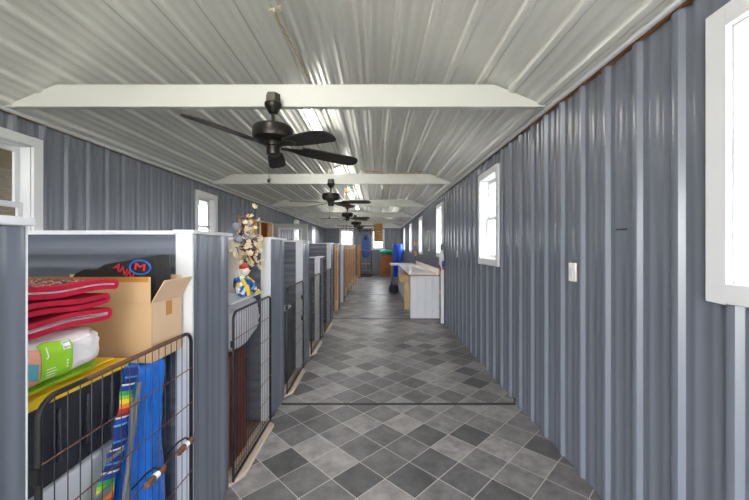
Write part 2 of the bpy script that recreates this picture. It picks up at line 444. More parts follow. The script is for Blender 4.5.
# ceiling: two ribbed slopes
SL = math.hypot(XR - XC, ZR - ZE); cs, sn = (XR - XC) / SL, (ZR - ZE) / SL
mb = MB()
sheet(mb, 0, SL, YB, YF, lambda s, t, o: (XR - s * cs - o * sn, t, ZE + s * sn - o * cs), .10, h=.025, hm=.0034)
sheet(mb, 0, SL, YB, YF, lambda s, t, o: (XL + s * cs + o * sn, t, ZE + s * sn - o * cs), .10, h=.025, hm=.0034)
struct(mb.build('ceiling', M['ceil'], smooth=24))
for n, (x, sgn) in enumerate(((XR, -1), (XL, 1)), 1):
    mb = MB(); x2 = x + sgn * .05
    mb.tube([(x + sgn * .037, YB, ZE - .004), (x + sgn * .037, YF - .05, ZE - .004)], .017, 10)
    o = struct(mb.build('trim_%d' % n, M['white']))
    mb = MB(); mb.box(min(x, x + sgn * .022), max(x, x + sgn * .022), YB, YF - .05, ZE - .022, ZE - .010)
    mb.build('lumber_edge', M['bare'], o, label='thin strip of bare brown wood along the eave')
# floors
struct(bx(-.89, XR + .11, YB, YF, -.05, 0).build('floor', M['tile'], smooth=0))
struct(bx(XL - .11, -.89, YB, YF, -.05, -.001).build('floor_stalls', M['stallfloor'], smooth=0))
for n, y in enumerate((3.12, 6.82, 10.35), 4):
    struct(MB().prism([(y - .018, .0005), (y - .012, .006), (y + .012, .006), (y + .018, .0005)], 'x', -.875, 1.27).build('trim_%d' % n, M['strip']))
struct(bx(1.255, 1.266, 3.105, 3.125, .007, .055).build('trim_7', M['strip']))
# beams
for k in range(5):
    y = 2.49 + 3.05 * k; z0, z1 = ZE + .014, ZE + .166
    def xe(z, side): return (XR - (z - ZE) / .4167 - .03) if side > 0 else (XL + (z - ZE) / .4167 + .03)
    xr0, xl0 = XR - .010, XL + .012
    # the ends follow the ceiling slope
    pts = [(xl0 + .085, z0), (xr0 - .085, z0), (xe(z1, 1) - .0, z1), (xe(z1, -1), z1)]
    pts = [(xl0, z0 - .012), (xr0, z0 - .012), (xr0 - .05, z0 + .0), (xe(z1, 1), z1), (xe(z1, -1), z1), (xl0 + .05, z0)]
    o = struct(MB().prism(pts, 'y', y, y + .055).build('ceiling_beam', M['beam'], bevel=.004))
# windows
def window(n, mp, d0, z0, z1, w, lower_blind=False):
    """mp(s, depth, z): s along wall, depth>0 into the room"""
    root = thing('window_%d' % n, None, None, mp(0, 0, z0), kind='structure')
    def B(mb, s0, s1, a0, a1, b0, b1):
        p, q = Vector(mp(s0, a0, b0)), Vector(mp(s1, a1, b1))
        mb.box(min(p.x, q.x), max(p.x, q.x), min(p.y, q.y), max(p.y, q.y), min(p.z, q.z), max(p.z, q.z))
    c = CW
    mb = MB()
    B(mb, 0, c, .0, .03, z0, z1); B(mb, w - c, w, .0, .03, z0, z1); B(mb, c, w - c, .0, .03, z0, z0 + c); B(mb, c, w - c, .0, .03, z1 - c, z1)
    mb.build('casing', M['white'], root, bevel=.003)
    mb = MB(); i0, i1, j0, j1 = c, w - c, z0 + c, z1 - c
    B(mb, i0 - .01, i0 + .006, -.11, 0, j0, j1); B(mb, i1 - .006, i1 + .01, -.11, 0, j0, j1)
    B(mb, i0, i1, -.11, 0, j0 - .01, j0 + .006); B(mb, i0, i1, -.11, 0, j1 - .006, j1 + .01)
    mb.build('reveal', M['white'], root)
    jm = (j0 + j1) / 2
    for nm, a, b, dd in (('upper_sash', jm - .02, j1 - .006, -.105), ('lower_sash', j0 + .006, jm + .02, -.08)):
        mb = MB(); e = .042
        B(mb, i0 + .006, i0 + e, dd, dd + .024, a, b); B(mb, i1 - e, i1 - .006, dd, dd + .024, a, b)
        B(mb, i0 + e, i1 - e, dd, dd + .024, a, a + e); B(mb, i0 + e, i1 - e, dd, dd + .024, b - e, b)
        so = mb.build(nm, M['white'], root, bevel=.002)
        mb = MB(); B(mb, i0 + e, i1 - e, dd + .010, dd + .014, a + e, b - e); mb.build('pane', M['glass'], so)
    if lower_blind:
        mb = MB()
        for q in range(9):
            zz = j0 + .03 + q * .028; B(mb, i0 + .03, i1 - .03, -.05, -.03, zz, zz + .018)
        mb.build('louvre', M['blind'], root)
    return root
n = 1
for y in right_windows:
    window(n, lambda s, d, z, y=y: (XR - d, y + s, z), 0, WZ0, WZ1, WW); n += 1
for y in left_windows:
    window(n, lambda s, d, z, y=y: (XL + d, y + s, z), 0, WZ0, WZ1, WW); n += 1
for i, a in enumerate(FW):
    window(n, lambda s, d, z, a=a: (a[0] + s, YF - d, z), 0, 1.29, 2.37, a[1] - a[0], i == 1); n += 1

# doors in the left wall -----------------------------------------------------
d1 = thing('door_1', None, None, (XL, 6.8, 0), kind='structure')
mb = MB()
mb.box(XL - .11, XL + .024, 6.78, 6.80, 0, 2.07); mb.box(XL - .11, XL + .024, 7.78, 7.80, 0, 2.07); mb.box(XL - .11, XL + .024, 6.80, 7.78, 2.05, 2.07)
mb.build('frame', M['jamb'], d1)
bx(XL - .105, XL - .065, 6.81, 7.77, .01, 2.045).build('leaf', M['doorwhite'], d1, bevel=.003)
k = MB().lathe([(.012, 0), (.012, .03), (.028, .035), (.03, .05), (.02, .065)], (0, 0, 0), 14)
k.v = [(XL - .065 + z, 6.9 + x, .98 + y) for x, y, z in k.v]; k.build('handle', M['bronze'], d1)
d2 = thing('door_2', None, None, (XL, 8.07, 0), kind='structure')
mb = MB()
mb.box(XL - .11, XL + .024, 8.05, 8.07, 0, 2.07); mb.box(XL - .11, XL + .024, 8.07, 8.97, 2.05, 2.07)
mb.build('frame', M['jamb2'], d2)
bx(XL - .11, XL + .024, 8.97, 8.99, 0, 2.07).build('hinge_jamb', M['jamb2'], d2)
YD = 9.0
lx0, lx1, wx0, wx1, wz0, wz1 = -2.745, -1.835, -2.60, -2.01, 1.05, 1.93
mb = MB()
mb.box(lx0, wx0, YD, YD + .045, .02, 2.06); mb.box(wx1, lx1, YD, YD + .045, .02, 2.06)
mb.box(wx0, wx1, YD, YD + .045, .02, wz0); mb.box(wx0, wx1, YD, YD + .045, wz1, 2.06)
lf = mb.build('leaf', M['doorgrey'], d2, label='grey leaf standing open into the room')
mb = MB()
for a, b in ((wx0 - .02, wx0 + .025), (wx1 - .025, wx1 + .02)): mb.box(a, b, YD - .012, YD + .055, wz0 - .02, wz1 + .02)
mb.box(wx0, wx1, YD - .012, YD + .055, wz0 - .02, wz0 + .025); mb.box(wx0, wx1, YD - .012, YD + .055, wz1 - .025, wz1 + .02)
for q in (1 / 3, 2 / 3): mb.box(wx0 + (wx1 - wx0) * q - .008, wx0 + (wx1 - wx0) * q + .008, YD + .01, YD + .035, wz0, wz1)
mb.build('light_frame', M['white'], lf)
bx(wx0, wx1, YD + .020, YD + .024, wz0, wz1).build('pane', M['glass'], lf)
# vestibule seen through the open doorway
mb = MB()
mb.box(-3.75, XL - .112, 7.90, 7.93, 0, 2.3); mb.box(-3.75, XL - .112, 9.1, 9.13, 0, 2.3); mb.box(-3.78, -3.75, 7.90, 9.13, 0, 2.3); mb.box(-3.78, XL - .112, 7.9, 9.13, 2.3, 2.33)
struct(mb.build('wall_vestibule', M['jamb']))
# outside --------------------------------------------------------------------
struct(bx(-60, 60, -40, 80, -.30, -.06).build('ground_outside', M['grass'], smooth=0))  # ground kept pale so it bounces light up to the ceiling
struct(bx(-5.6, XL - .15, -3.4, 9.6, 2.62, 2.70).build('porch_roof', M['porch']))  # porch roof added outside to keep sky light off the left windows
struct(bx(-5.66, -5.6, -3.4, 9.6, -.06, 2.70).build('wall_porch', M['porch']))  # porch wall added to make the left windows dimmer
for i, (x, y, r, h) in enumerate(((5.6, 4.9, 1.5, 1.15), (6.2, 8.3, 1.7, 1.2), (5.8, 1.9, 1.3, 1.1), (6.5, 12, 1.8, 1.2), (6.2, 15.4, 1.6, 1.15))):
    mb = MB(); mb.blob((x, y, h / 2 - .1), (r * .8, r * 1.3, h / 2 + .1), 28, 18, amp=.5, fr=4, seed=i * 3.1)
    struct(mb.build('hedge_outside', M['hedge']))

# ------------------------------------------------------------------ stalls
Y0 = [1.608, 2.785, 3.985, 5.19, 6.43, 7.62, 8.84, 10.03, 11.23, 12.43, 13.63]
Y1 = [2.03, 3.25, 4.45, 5.61, 6.90, 8.13, 9.3, 10.5, 11.7, 12.9, 14.1]
ZC = 1.505
def stall_divider(y0, y1, label, jamb='white', ztop=ZC, near=False):
    if near: ztop = 1.494
    r = thing('stall_divider', label, 'divider', (XS - .04, (y0 + y1) / 2, 0), 'metal dividers of the stall row')
    mb = MB()
    x0, x1 = XS - .075, XS - .012
    a = y0 + (.0 if near else .013)
    sheet(mb, a, y1, 0, ztop, lambda s, t, o: (x1 + o, s, t), y0 + .135, h=.011 if near else .007, hm=.002)
    mb.box(x0, x1 - .001, a, y1, 0, ztop)
    mb.build('front_panel', M['blue'], r, smooth=50)
    if not near:
        jm = M['white'] if jamb == 'white' else M['jamb2']
        j = bx(x0 - .002, XS + .001, y0, y0 + .0125, 0, ztop).build('jamb', jm, r, label={'white': 'white metal jamb', 'wood': 'pale pine jamb'}[jamb])
        if jamb == 'wood': bx(x0 + .018, XS - .012, y0 - .006, y0 - .0005, .25, ztop - .13).build('inset_board', M['jamb'], j, label='orange pine inset')
    if near:
        bx(x0, XS - .009, y1 + .0005, y1 + .003, 0, ztop).build('jamb', M['white'], r, label='white end trim')
    mb = MB()
    yd = y0 + .03 if not near else y0 + .1
    sheet(mb, 0, ztop, XL + .03, x0 - .001, lambda s, t, o: (t, yd - o, s), .05, h=.016, hm=.006)
    sheet(mb, 0, ztop, XL + .03, x0 - .001, lambda s, t, o: (t, yd + .035 + o, s), .05, h=.016, hm=.006)
    mb.box(XL + .03, x0 - .001, yd + .002, yd + .033, 0, ztop)
    mb.build('divider_panel', M['blue'], r, smooth=50)
    e = .006
    mb = MB()
    mb.box(x0 - .012, XS + .01, y0 - .008, y1 + (.004 if near else .012), ztop + .0005, ztop + .018 + (.004 if near else 0))
    mb.box(XL + .03, x0 - .012, yd - .026, yd + .060, ztop - .004, ztop + .015)
    mb.build('top_cap', M['white'], r, bevel=.002, label='white folded metal cap')
    return r
stall_divider(.40, .858, 'metal stall divider cropped by the photo edge, with white cap near the camera', near=True)
labs = ['metal stall divider with white jamb just behind the open cardboard box',
        'metal stall divider with white jamb behind the dried flowers and second wire gate',
        'metal stall divider with white jamb at the far side of the third wire gate',
        'low metal stall divider, shorter than all the others in the row',
        'full height metal stall divider just beyond the short low one',
        'metal stall divider with the first orange pine jamb, biggest of the wooden ones',
        'metal stall divider with a plain white jamb between two orange pine jambs',
        'metal stall divider with the second orange pine jamb from the camera',
        'metal stall divider with the third orange pine jamb from the camera',
        'metal stall divider with the fourth orange pine jamb from the camera',
        'metal stall divider with orange pine jamb, last one before the golden board']
kinds = ['white'] * 5 + ['wood', 'white', 'wood', 'wood', 'wood', 'wood']
for k in range(11):
    stall_divider(Y0[k], Y1[k], labs[k], kinds[k], 1.275 if k == 3 else ZC)
o = MB().box(-.90, -.765, 15.62, 15.66, 0, 1.545).build('golden_board', M['gold'], bevel=.003)
tag(o, 'upright golden wooden board standing at the far end of the stall row', 'board')

# thresholds
tl = ['under the second wire gate beside the dark red crate', 'under the third wire gate', 'under the fourth wire gate by the low divider', 'under the fifth wire gate beyond the low divider']
for k in range(1, 5):
    a, b = Y1[k - 1] + .004, Y0[k] - .004
    pts = [(-.95, a), (-.885, a - .0), (-.826, a + .10), (-.826, b - .05), (-.884, b), (-.95, b)]
    o = MB().prism(pts, 'z', .0008, .022).build('threshold_board', M['sill'], bevel=.004)
    tag(o, 'beige wooden threshold board ' + tl[k - 1], 'threshold', 'beige boards under the gates')

# gates ----------------------------------------------------------------------
def make_gate(label, loc):
    w, h = .712, 1.048
    r = thing('wire_gate', label, 'gate', loc, 'black wire gates of the stalls')
    L = Vector(loc); P = lambda y, z, x=0: L + Vector((x, y, z))
    rc = .05; path = [P(0, .03)]
    path.append(P(0, h - rc))
    for i in range(1, 6):
        a = PI - PI / 2 * i / 6; path.append(P(rc + rc * math.cos(a), h - rc + rc * math.sin(a)))
    path += [P(rc, h), P(w - rc, h)]
    for i in range(1, 6):
        a = PI / 2 - PI / 2 * i / 6; path.append(P(w - rc + rc * math.cos(a), h - rc + rc * math.sin(a)))
    path += [P(w, h - rc), P(w, .03)]
    mb = MB(); mb.tube(path, .0080, 10); mb.tube([P(0, .045), P(w, .045)], .0065, 8)
    mb.build('gate_frame', M['blackmetal'], r)
    mb = MB(); n = 18
    for i in range(1, n): mb.tube([P(w * i / n, .045, .003), P(w * i / n, h - .002, .003)], .0015, 5)
    mb.build('upright_wires', M['blackmetal'], r)
    mb = MB()
    for z in (.10, .255, .41, .565, .725, .885): mb.tube([P(0, z, .0075), P(w, z, .0075)], .0022, 6)
    mb.build('cross_wires', M['rust'], r, label='rusty cross wires')
    for z in (.22, .86): bx(L.x - .012, L.x + .012, L.y - .0145, L.y - .0075, z - .02, z + .02).build('hinge', M['blackmetal'], r)
    return r
GX = -.864
gate0 = make_gate('black wire gate in front of the charcoal tub and blue tarp, with rusty latches', (GX, .868, 0))
gl = ['black wire gate in front of the grey plush blanket and dark red crate', 'third black wire gate from the camera, with black clips', 'fourth black wire gate, just before the low divider', 'fifth black wire gate, just beyond the low divider']
gates = [gate0]
for k in range(1, 5):
    gates.append(dup(gate0, (GX, Y1[k - 1] + .014, 0), 0, gl[k - 1]))
MB().tube([(GX, .868 + .14, 1.0486), (GX, .868 + .62, 1.0486)], .0082, 10).build('worn_rail', M['rust'], gate0, label='worn rusty stretch of the top rail')
# latches on the first gate
for y in (1.30, 1.505):
    mb = MB()
    mb.tube([(GX + .018, y - .05, .567), (GX + .018, y + .05, .567)], .012, 10)
    mb.box(GX + .012, GX + .024, y - .055, y + .055, .552, .557)
    la = mb.build('latch', M['rust'], gate0, label='rusty spring latch')
    mb = MB(); mb.tube([(GX + .018, y + .012, .567), (GX + .018, y - .012, .567)], .0126, 10); mb.build('label_sleeve', M['whiteprint'], la)
    mb = MB(); mb.tube([(GX + .012, y - .12 , .60), (GX + .014, y - .05, .607), (GX + .014, y + .0, .597), (GX + .018, y + .03, .575)], .004, 6); mb.build('bolt_rod', M['blackmetal'], la)
for z in (.62, .86):
    bx(GX - .012, GX + .014, gates[2].location.y + .672, gates[2].location.y + .712, z - .025, z + .025).build('clip', M['blackmetal'], gates[2])

# ------------------------------------------------------------------ ceiling fans
def make_fan(label, loc, angles, tilt, bmat, name='ceiling_fan'):
    """loc: middle of the hub at blade height"""
    r = thing(name, label, 'ceiling fan', loc, 'ceiling fans on the beams')
    L = Vector(loc)
    ax = L.z
    mb = MB().lathe([(.052, .325), (.052, .36), (.050, .385)], L, 6); mb.build('mount_box', M['steelgrey'], r)
    MB().lathe([(.012, .245), (.032, .25), (.052, .285), (.060, .30), (.060, .318), (.052, .3249)], L, 24).build('canopy', M['bronze'], r)
    MB().lathe([(.013, .175), (.013, .2449)], L, 14).build('downrod', M['bronze'], r)
    MB().lathe([(.06, .045), (.118, .052), (.138, .065), (.142, .08), (.142, .135), (.132, .15), (.06, .162), (.03, .175)], L, 36).build('motor_housing', M['bronze'], r)
    MB().lathe([(.02, -.05), (.044, -.046), (.047, -.03), (.047, .01), (.060, .015), (.064, .035), (.06, .0449)], L, 28).build('switch_housing', M['bronze'], r)
    for i, (a, rad, dz) in enumerate(angles):
        ca, sa = math.cos(a), math.sin(a)
        u = Vector((ca, sa, 0)); v = Vector((-sa, ca, 0)); pz = -math.tan(math.radians(13))
        def P(d, w, up=0):
            return L + u * d + v * w + Vector((0, 0, w * pz + dz * max(0, d - .1) / (rad - .1) + up + .012))
        prof = [(.20, .050), (.24, .058), (.40, .066), (.55, .068), (rad - .05, .066), (rad - .02, .052), (rad - .005, .03), (rad, .0)]
        out = [(d, w) for d, w in prof] + [(d, -w) for d, w in reversed(prof[:-1])]
        n = len(out)
        mb = MB(); mb.add([P(d, w, .004) for d, w in out] + [P(d, w, -.004) for d, w in out], [tuple(range(n)), tuple(range(2 * n - 1, n - 1, -1))] + [(q, (q + 1) % n, n + (q + 1) % n, n + q) for q in range(n)])
        bo = mb.build('blade', bmat, r, smooth=30)
        mb = MB(); ip = [(.058, .014), (.13, .018), (.19, .036), (.25, .03), (.275, 0)]; ip = ip + [(d, -w) for d, w in reversed(ip[:-1])]; n = len(ip)
        mb.add([P(d, w, -.0045) for d, w in ip] + [P(d, w, -.010) for d, w in ip], [tuple(range(n)), tuple(range(2 * n - 1, n - 1, -1))] + [(q, (q + 1) % n, n + (q + 1) % n, n + q) for q in range(n)])
        mb.build('blade_iron', M['bronze'], bo)
    mb = MB(); mb.tube([L + Vector((-.02, -.03, -.05)), L + Vector((-.02, -.03, -.225))], .0016, 5)
    ch = mb.build('pull_chain', M['bronze'], r)
    MB().lathe([(.004, 0), (.011, -.006), (.013, -.02), (.009, -.03)], L + Vector((-.02, -.03, -.222)), 12).build('chain_pull', M['bronze'], ch)
    return r
D = math.radians
make_fan('big dark bronze ceiling fan hanging on the first beam, closest and largest',
         (-.742, 2.43, 2.148), [(D(-118.6), .66, .005), (D(-43.6), .66, -.066), (D(29), .66, -.036), (D(103), .66, .0)], 0, M['blade'])
fl = ['dark bronze ceiling fan hanging on the second white beam', 'dark bronze ceiling fan on the third white beam', 'dark bronze ceiling fan on the fourth white beam', 'smallest looking ceiling fan, on the last white beam']
for k, (st, lb) in enumerate(zip((-157, -175, -150, -165), fl), 1):
    make_fan(lb, (-.742, 2.43 + 3.05 * k, 2.148), [(D(st + 72 * q), .66, -.01) for q in range(5)], 0, M['blade2'])

# ------------------------------------------------------------------ strip lights
pl = ['lit strip light on the ceiling just beyond the first beam', 'lit strip light glimpsed above the second beam', 'lit strip light on the ceiling beyond the third beam', 'most distant lit strip light near the far end']
ul, uz = Vector((cs, 0, sn)), Vector((sn, 0, -cs))
for k, y in enumerate((-3.0, .42, 3.97, 7.58, 11.1, 14.55)):
    c = Vector((XL, 0, ZE)) + ul * (SL - .175)
    r = thing('strip_light', (['lit strip light above and behind the camera, over the open doorway', 'lit strip light overhead before the first beam'] + pl)[k], 'strip light', (c.x, y + .61, c.z), 'strip lights along the ridge')
    def bar(w0, w1, d0, d1, y0, y1):
        mb = MB(); mb.add([c + ul * a + uz * b + Vector((0, yy, 0)) for a in (w0, w1) for yy in (y0, y1) for b in (d0, d1)], [(0, 1, 3, 2), (4, 6, 7, 5), (0, 4, 5, 1), (2, 3, 7, 6), (0, 2, 6, 4), (1, 5, 7, 3)]); return mb
    bar(-.055, .055, .02, .05, y, y + 1.22).build('lamp_body', M['lampbody'], r)
    bar(-.05, .05, .0505, .072, y + .01, y + 1.21).build('diffuser', M['lamp'], r, bevel=.006)

# ceiling outlet with cord, cord on beam two, hanging cords
c = Vector((XL, 0, ZE)) + ul * (SL - .045)
r = thing('ceiling_outlet', 'ivory double outlet plate on the ceiling with a cord plugged in', 'outlet', (c.x, 2.62, c.z))
mb = MB(); mb.add([c + ul * a + uz * b + Vector((0, yy, 0)) for a in (-.06, .06) for yy in (2.60, 2.66) for b in (.02, .03)], [(0, 1, 3, 2), (4, 6, 7, 5), (0, 4, 5, 1), (2, 3, 7, 6), (0, 2, 6, 4), (1, 5, 7, 3)]); mb.build('plate', M['ivory'], r)
for a in (-.025, .02):
    p = c + ul * a + uz * .045 + Vector((0, 2.60, 0)); mb = MB(); mb.blob(p, (.014, .018, .014), 12, 8); mb.build('plug', M['ivory'], r)
mb = MB(); pth = []
for i in range(40):
    t = i / 39; y = 2.61 + t * 1.05
    p = c + ul * (-.02 + .05 * t) + uz * (.05 + .03 * math.sin(t * 9)) + Vector((.006 * math.sin(i * 1.3), y, 0)); pth.append(p)
mb.tube(pth, .005, 6)
mb.build('cord', M['cordyel'], r)
mb = MB(); pth = []
for i in range(50):
    t = i / 49; x = -.05 + t * .75
    pth.append((x, 5.528, ZE + .205 - .035 * math.sin(PI * t) + .006 * math.sin(t * 22)))
pth = [(-.25, 5.52, ZE + .21)] + pth + [(.95 - .12, 5.52, ZE + .19)]
mb.tube(pth, .006, 6); tag(mb.build('extension_cord', M['cordorange']), 'yellow extension cord draped along the top of the second beam', 'cord')
for i, (x, y, lb) in enumerate(((-.85, 8.9, 'thin hanging cord with an ochre socket, over the stalls'), (-.77, 8.95, 'thin plain hanging cord beside the one with the ochre socket'))):
    r = thing('hanging_rope', lb, 'cord', (x, y, 1.55))
    zt_ = ZR - abs(x - XC) * .4167 - .03
    MB().tube([(x, y, 1.55), (x + .004, y, 2.2), (x, y, zt_)], .0045, 6).build('cord', M['ivory'], r)
    if i == 0: MB().lathe([(.012, 0), (.035, .01), (.035, .06), (.02, .08), (.0055, .081)], (x + .03, y, 2.86), 14).build('socket', M['ochre'], r)

# ------------------------------------------------------------------ first stall contents
tag_ = lambda o, l, c, g=None: tag(o, l, c, g)
# white bins under the tub
def bin_(name, y0, y1, x0, x1, z0, z1, m, label, cat, lid=None, ribs=0, group=None):
    r = thing(name, label, cat, ((x0 + x1) / 2, (y0 + y1) / 2, z0), group)
    zl = z1 - (.045 if lid else 0)
    t = .02
    mb = MB(); vs = []
    for z, q in ((z0, t), (zl, 0)):
        vs += [(x0 + q, y0 + q, z), (x1 - q, y0 + q, z), (x1 - q, y1 - q, z), (x0 + q, y1 - q, z)]
    mb.add(vs, [(0, 1, 2, 3), (4, 5, 6, 7), (0, 1, 5, 4), (1, 2, 6, 5), (2, 3, 7, 6), (3, 0, 4, 7)])
    for i in range(ribs):
        yy = y0 + .06 + (y1 - y0 - .12) * i / max(1, ribs - 1)
        mb.box(x1 - .012, x1 + .006, yy - .006, yy + .006, z0 + .06, zl - .03)
    mb.build('tub', m, r, bevel=.008)
    if lid:
        mb = MB()
        mb.box(x0 - .012, x1 + .010, y0 - .0, y1 + .008, zl + .001, zl + .034); mb.box(x0 + .02, x1 - .02, y0 + .02, y1 - .02, zl + .034, z1)
        mb.build('lid', lid, r, bevel=.006, label='yellow snap-on lid')
    return r
bin_('storage_bin', .875, 1.27, -1.45, -.97, .0, .36, M['whitebin'], 'milky white storage bin on the floor at the bottom of the stack', 'bin', group='white bins behind the first gate')
bin_('storage_bin', .875, 1.27, -1.45, -.97, .3605, .724, M['whitebin'], 'milky white storage bin directly under the charcoal tub', 'bin', group='white bins behind the first gate')
bin_('storage_tub', .87, 1.30, -1.46, -.966, .725, 1.028, M['charcoal'], 'charcoal storage tub with a yellow lid behind the first wire gate', 'tub', M['yellow'], 4)
# lime pack
mb = MB(); mb.blob((-1.195, 1.045, 1.0355), (.235, .20, .0068), 40, 12, p=.5, amp=.05, fr=3)
tag(mb.build('flat_pack', M['lime']), 'flat lime green pack lying on the yellow lid under the pillow pack', 'pack')
# pillow pack
r = thing('pillow_pack', 'clear plastic pack of white bedding with a lime green label', 'pack', (-1.17, 1.02, 1.052))
PC, PR = Vector((-1.17, 1.023, 1.1135)), Vector((.232, .163, .068))
sg = lambda x, p: math.copysign(abs(x) ** p, x)
def pk(th, ph, k=1.0):
    d = Vector((sg(math.cos(ph), .3) * sg(math.cos(th), .3), sg(math.cos(ph), .3) * sg(math.sin(th), .3), sg(math.sin(ph), .5)))
    w = 1 + .035 * noise.noise(d * 6) + .02 * noise.noise(d * 15)
    return PC + Vector((d.x * PR.x, d.y * PR.y, d.z * PR.z * (1.0 if d.z < 0 else 1 - .06 * d.y))) * w * k
mb = MB(); nu, nv = 96, 36
mb.add([pk(2 * PI * i / nu, -PI / 2 + PI * j / nv) for j in range(nv + 1) for i in range(nu)], [(j * nu + i, j * nu + (i + 1) % nu, (j + 1) * nu + (i + 1) % nu, (j + 1) * nu + i) for j in range(nv) for i in range(nu)])
mb.build('bag', M['bagwhite'], r)
def front(y, z, out):   # a point on the pack's aisle face
    d_y = (y - PC.y) / PR.y; d_z = (z - PC.z) / PR.z
    bulge = (1 - abs(d_y) ** 6.67) ** .15 if abs(d_y) < 1 else 0
    bz = (1 - min(.999, abs(d_z)) ** 4) ** .15
    return Vector((PC.x + PR.x * (1.03 * bulge * bz) + out, y, z))
def patch(name, m, y0, y1, z0, z1, out, parent=r):
    return MB().grid(lambda u, v: front(y0 + (y1 - y0) * u, z0 + (z1 - z0) * v + .004 * math.sin(u * 5), out), 14, 14).build(name, m, parent, solid=.0012)
patch('printed_edge', M['pink'], .885, .938, 1.06, 1.162, .0045)
patch('printed_band', M['teal'], .895, .93, 1.08, 1.125, .007)
lb = patch('label_sheet', M['lime'], .938, 1.034, 1.062, 1.166, .006)
mb = MB()
for q in range(9):   # bar code
    y = 1.006 + q * .0022
    mb.add([front(y + a, z, .0085) for a in (0, .0012) for z in (1.142, 1.160)], [(0, 1, 3, 2)])
mb.build('bar_code', M['darkprint'], lb, smooth=0)
MB().grid(lambda u, v: front(1.003 + .024 * u, 1.139 + .023 * v, .0076), 4, 4).build('bar_code_field', M['whiteprint'], lb)
mb = MB()
vs, fs = text_mb('J', .034, .0003); mb.add([front(.956 + p.x, 1.146 + p.y, .0082 + p.z) for p in vs], fs)
for q in range(4): mb.add([front(.950 + a, 1.072 + q * .008 + b, .0085) for a in (0, .03 - .004 * (q % 2)) for b in (0, .0022)], [(0, 1, 3, 2)])
for q in range(3): mb.add([front(1.012 + a, 1.085 + q * .009 + b, .0085) for a in (0, .005) for b in (0, .005)], [(0, 1, 3, 2)])
mb.build('lettering', M['whiteprint'], lb, smooth=0)
# folded rugs
def rug(label, zb, hgt, ye, yn, sag, pattern=False, x1=-.945):
    r = thing('folded_rug', label, 'rug', (-1.16, (ye + yn) / 2, zb), 'crimson folded rugs')
    t = .0150; R = hgt / 2
    def prof(inset, n=14):
        pts = []
        zc = lambda y: zb + R + sag * ((ye - y) / (ye - yn)) + .004 * math.sin(y * 22 + zb * 40)
        ys = [yn + (ye - R - yn) * i / n for i in range(n + 1)]
        rr = R - inset
        pts += [(y, zc(y) + rr) for y in ys]
        for i in range(1, 10):
            a = PI / 2 - PI * i / 10; pts.append((ye - R + rr * math.cos(a), zc(ye - R) + rr * math.sin(a)))
        pts += [(y, zc(y) - rr) for y in reversed(ys)]
        return pts
    o, i = prof(0), prof(t)
    mb = MB(); mb.prism(o + i[::-1], 'x', -1.38, x1)
    mb.build('pile_side', M['red'], r, smooth=50)
    if abs(hgt - .036) > 1e-6 or pattern:
        j = prof(t + .0005); kk = prof(t + .0022)
        MB().prism(j + kk[::-1], 'x', -1.38, x1 - .004).build('backing', M['backing'], r, smooth=50)
    if pattern:
        zt2 = lambda y: zb + R + sag * ((ye - y) / (ye - yn)) + .004 * math.sin(y * 22 + zb * 40) + R + .0006
        MB().grid(lambda u, v: (-1.37 + .40 * u, yn + .004 + (ye - R - yn) * v * .96, zt2(yn + .004 + (ye - R - yn) * v * .96)), 4, 14).build('patterned_field', M['persian'], r, solid=.001)
    return r
rug('crimson folded rug at the bottom of the pile, on the white bedding pack', 1.192, .042, 1.215, .872, .0)
rug('crimson folded rug in the middle of the pile', 1.2435, .036, 1.205, .872, .004)
rug('crimson folded rug on top of the pile, with a patterned border', 1.2905, .036, 1.245, .872, .006, True)
# cardboard box
r = thing('cardboard_box', 'open cardboard box behind the red rugs, flaps up', 'box', (-1.16, 1.48, .972))
bx0, bx1, by0, by1, bz0, bz1, t = -1.43, -.912, 1.375, 1.588, .972, 1.212, .005
mb = MB()
mb.box(bx0, bx1, by0, by0 + t, bz0, bz1); mb.box(bx0, bx1, by1 - t, by1, bz0, bz1)
mb.box(bx0, bx0 + t, by0 + t, by1 - t, bz0, bz1); mb.box(bx0 + t, bx1 - t, by0 + t, by1 - t, bz0, bz0 + t)
mb.build('carton', M['card'], r)
bx(bx1 - t, bx1, by0 + t, by1 - t, bz0, bz1).build('side_wall', M['card_in'], r, label='paler side wall facing the aisle')
f = bx(bx0, bx1 - .006, by0 + .001, by0 + .005, bz1 + .0005, bz1 + .108).build('flap', M['card'], r)
bx(bx0 + .02, bx1 - .012, by0 - .0006, by0 + .0006, bz1 + .088, bz1 + .109).build('tape', M['tape'], f)
bx(bx0, bx1, by1 - .005, by1 - .001, bz1 + .0005, bz1 + .102).build('flap', M['card_in'], r)
mb = MB(); a, b = Vector((bx1, 0, bz1 + .001)), Vector((bx1 + .052, 0, bz1 + .092))
nn = Vector((-(b - a).z, 0, (b - a).x)).normalized() * .004
mb.add([p + Vector((0, y, 0)) for p in (a, b, b + nn, a + nn) for y in (by0 + .003, by1 - .003)], [(0, 1, 3, 2), (2, 3, 5, 4), (4, 5, 7, 6), (6, 7, 1, 0), (0, 2, 4, 6), (1, 3, 5, 7)])
mb.build('flap', M['card_in'], r, label='flap folded out over the aisle')
bx(bx1 - .0005, bx1 + .001, 1.47, 1.512, bz1 - .065, bz1 - .004).build('tape', M['tape'], r)
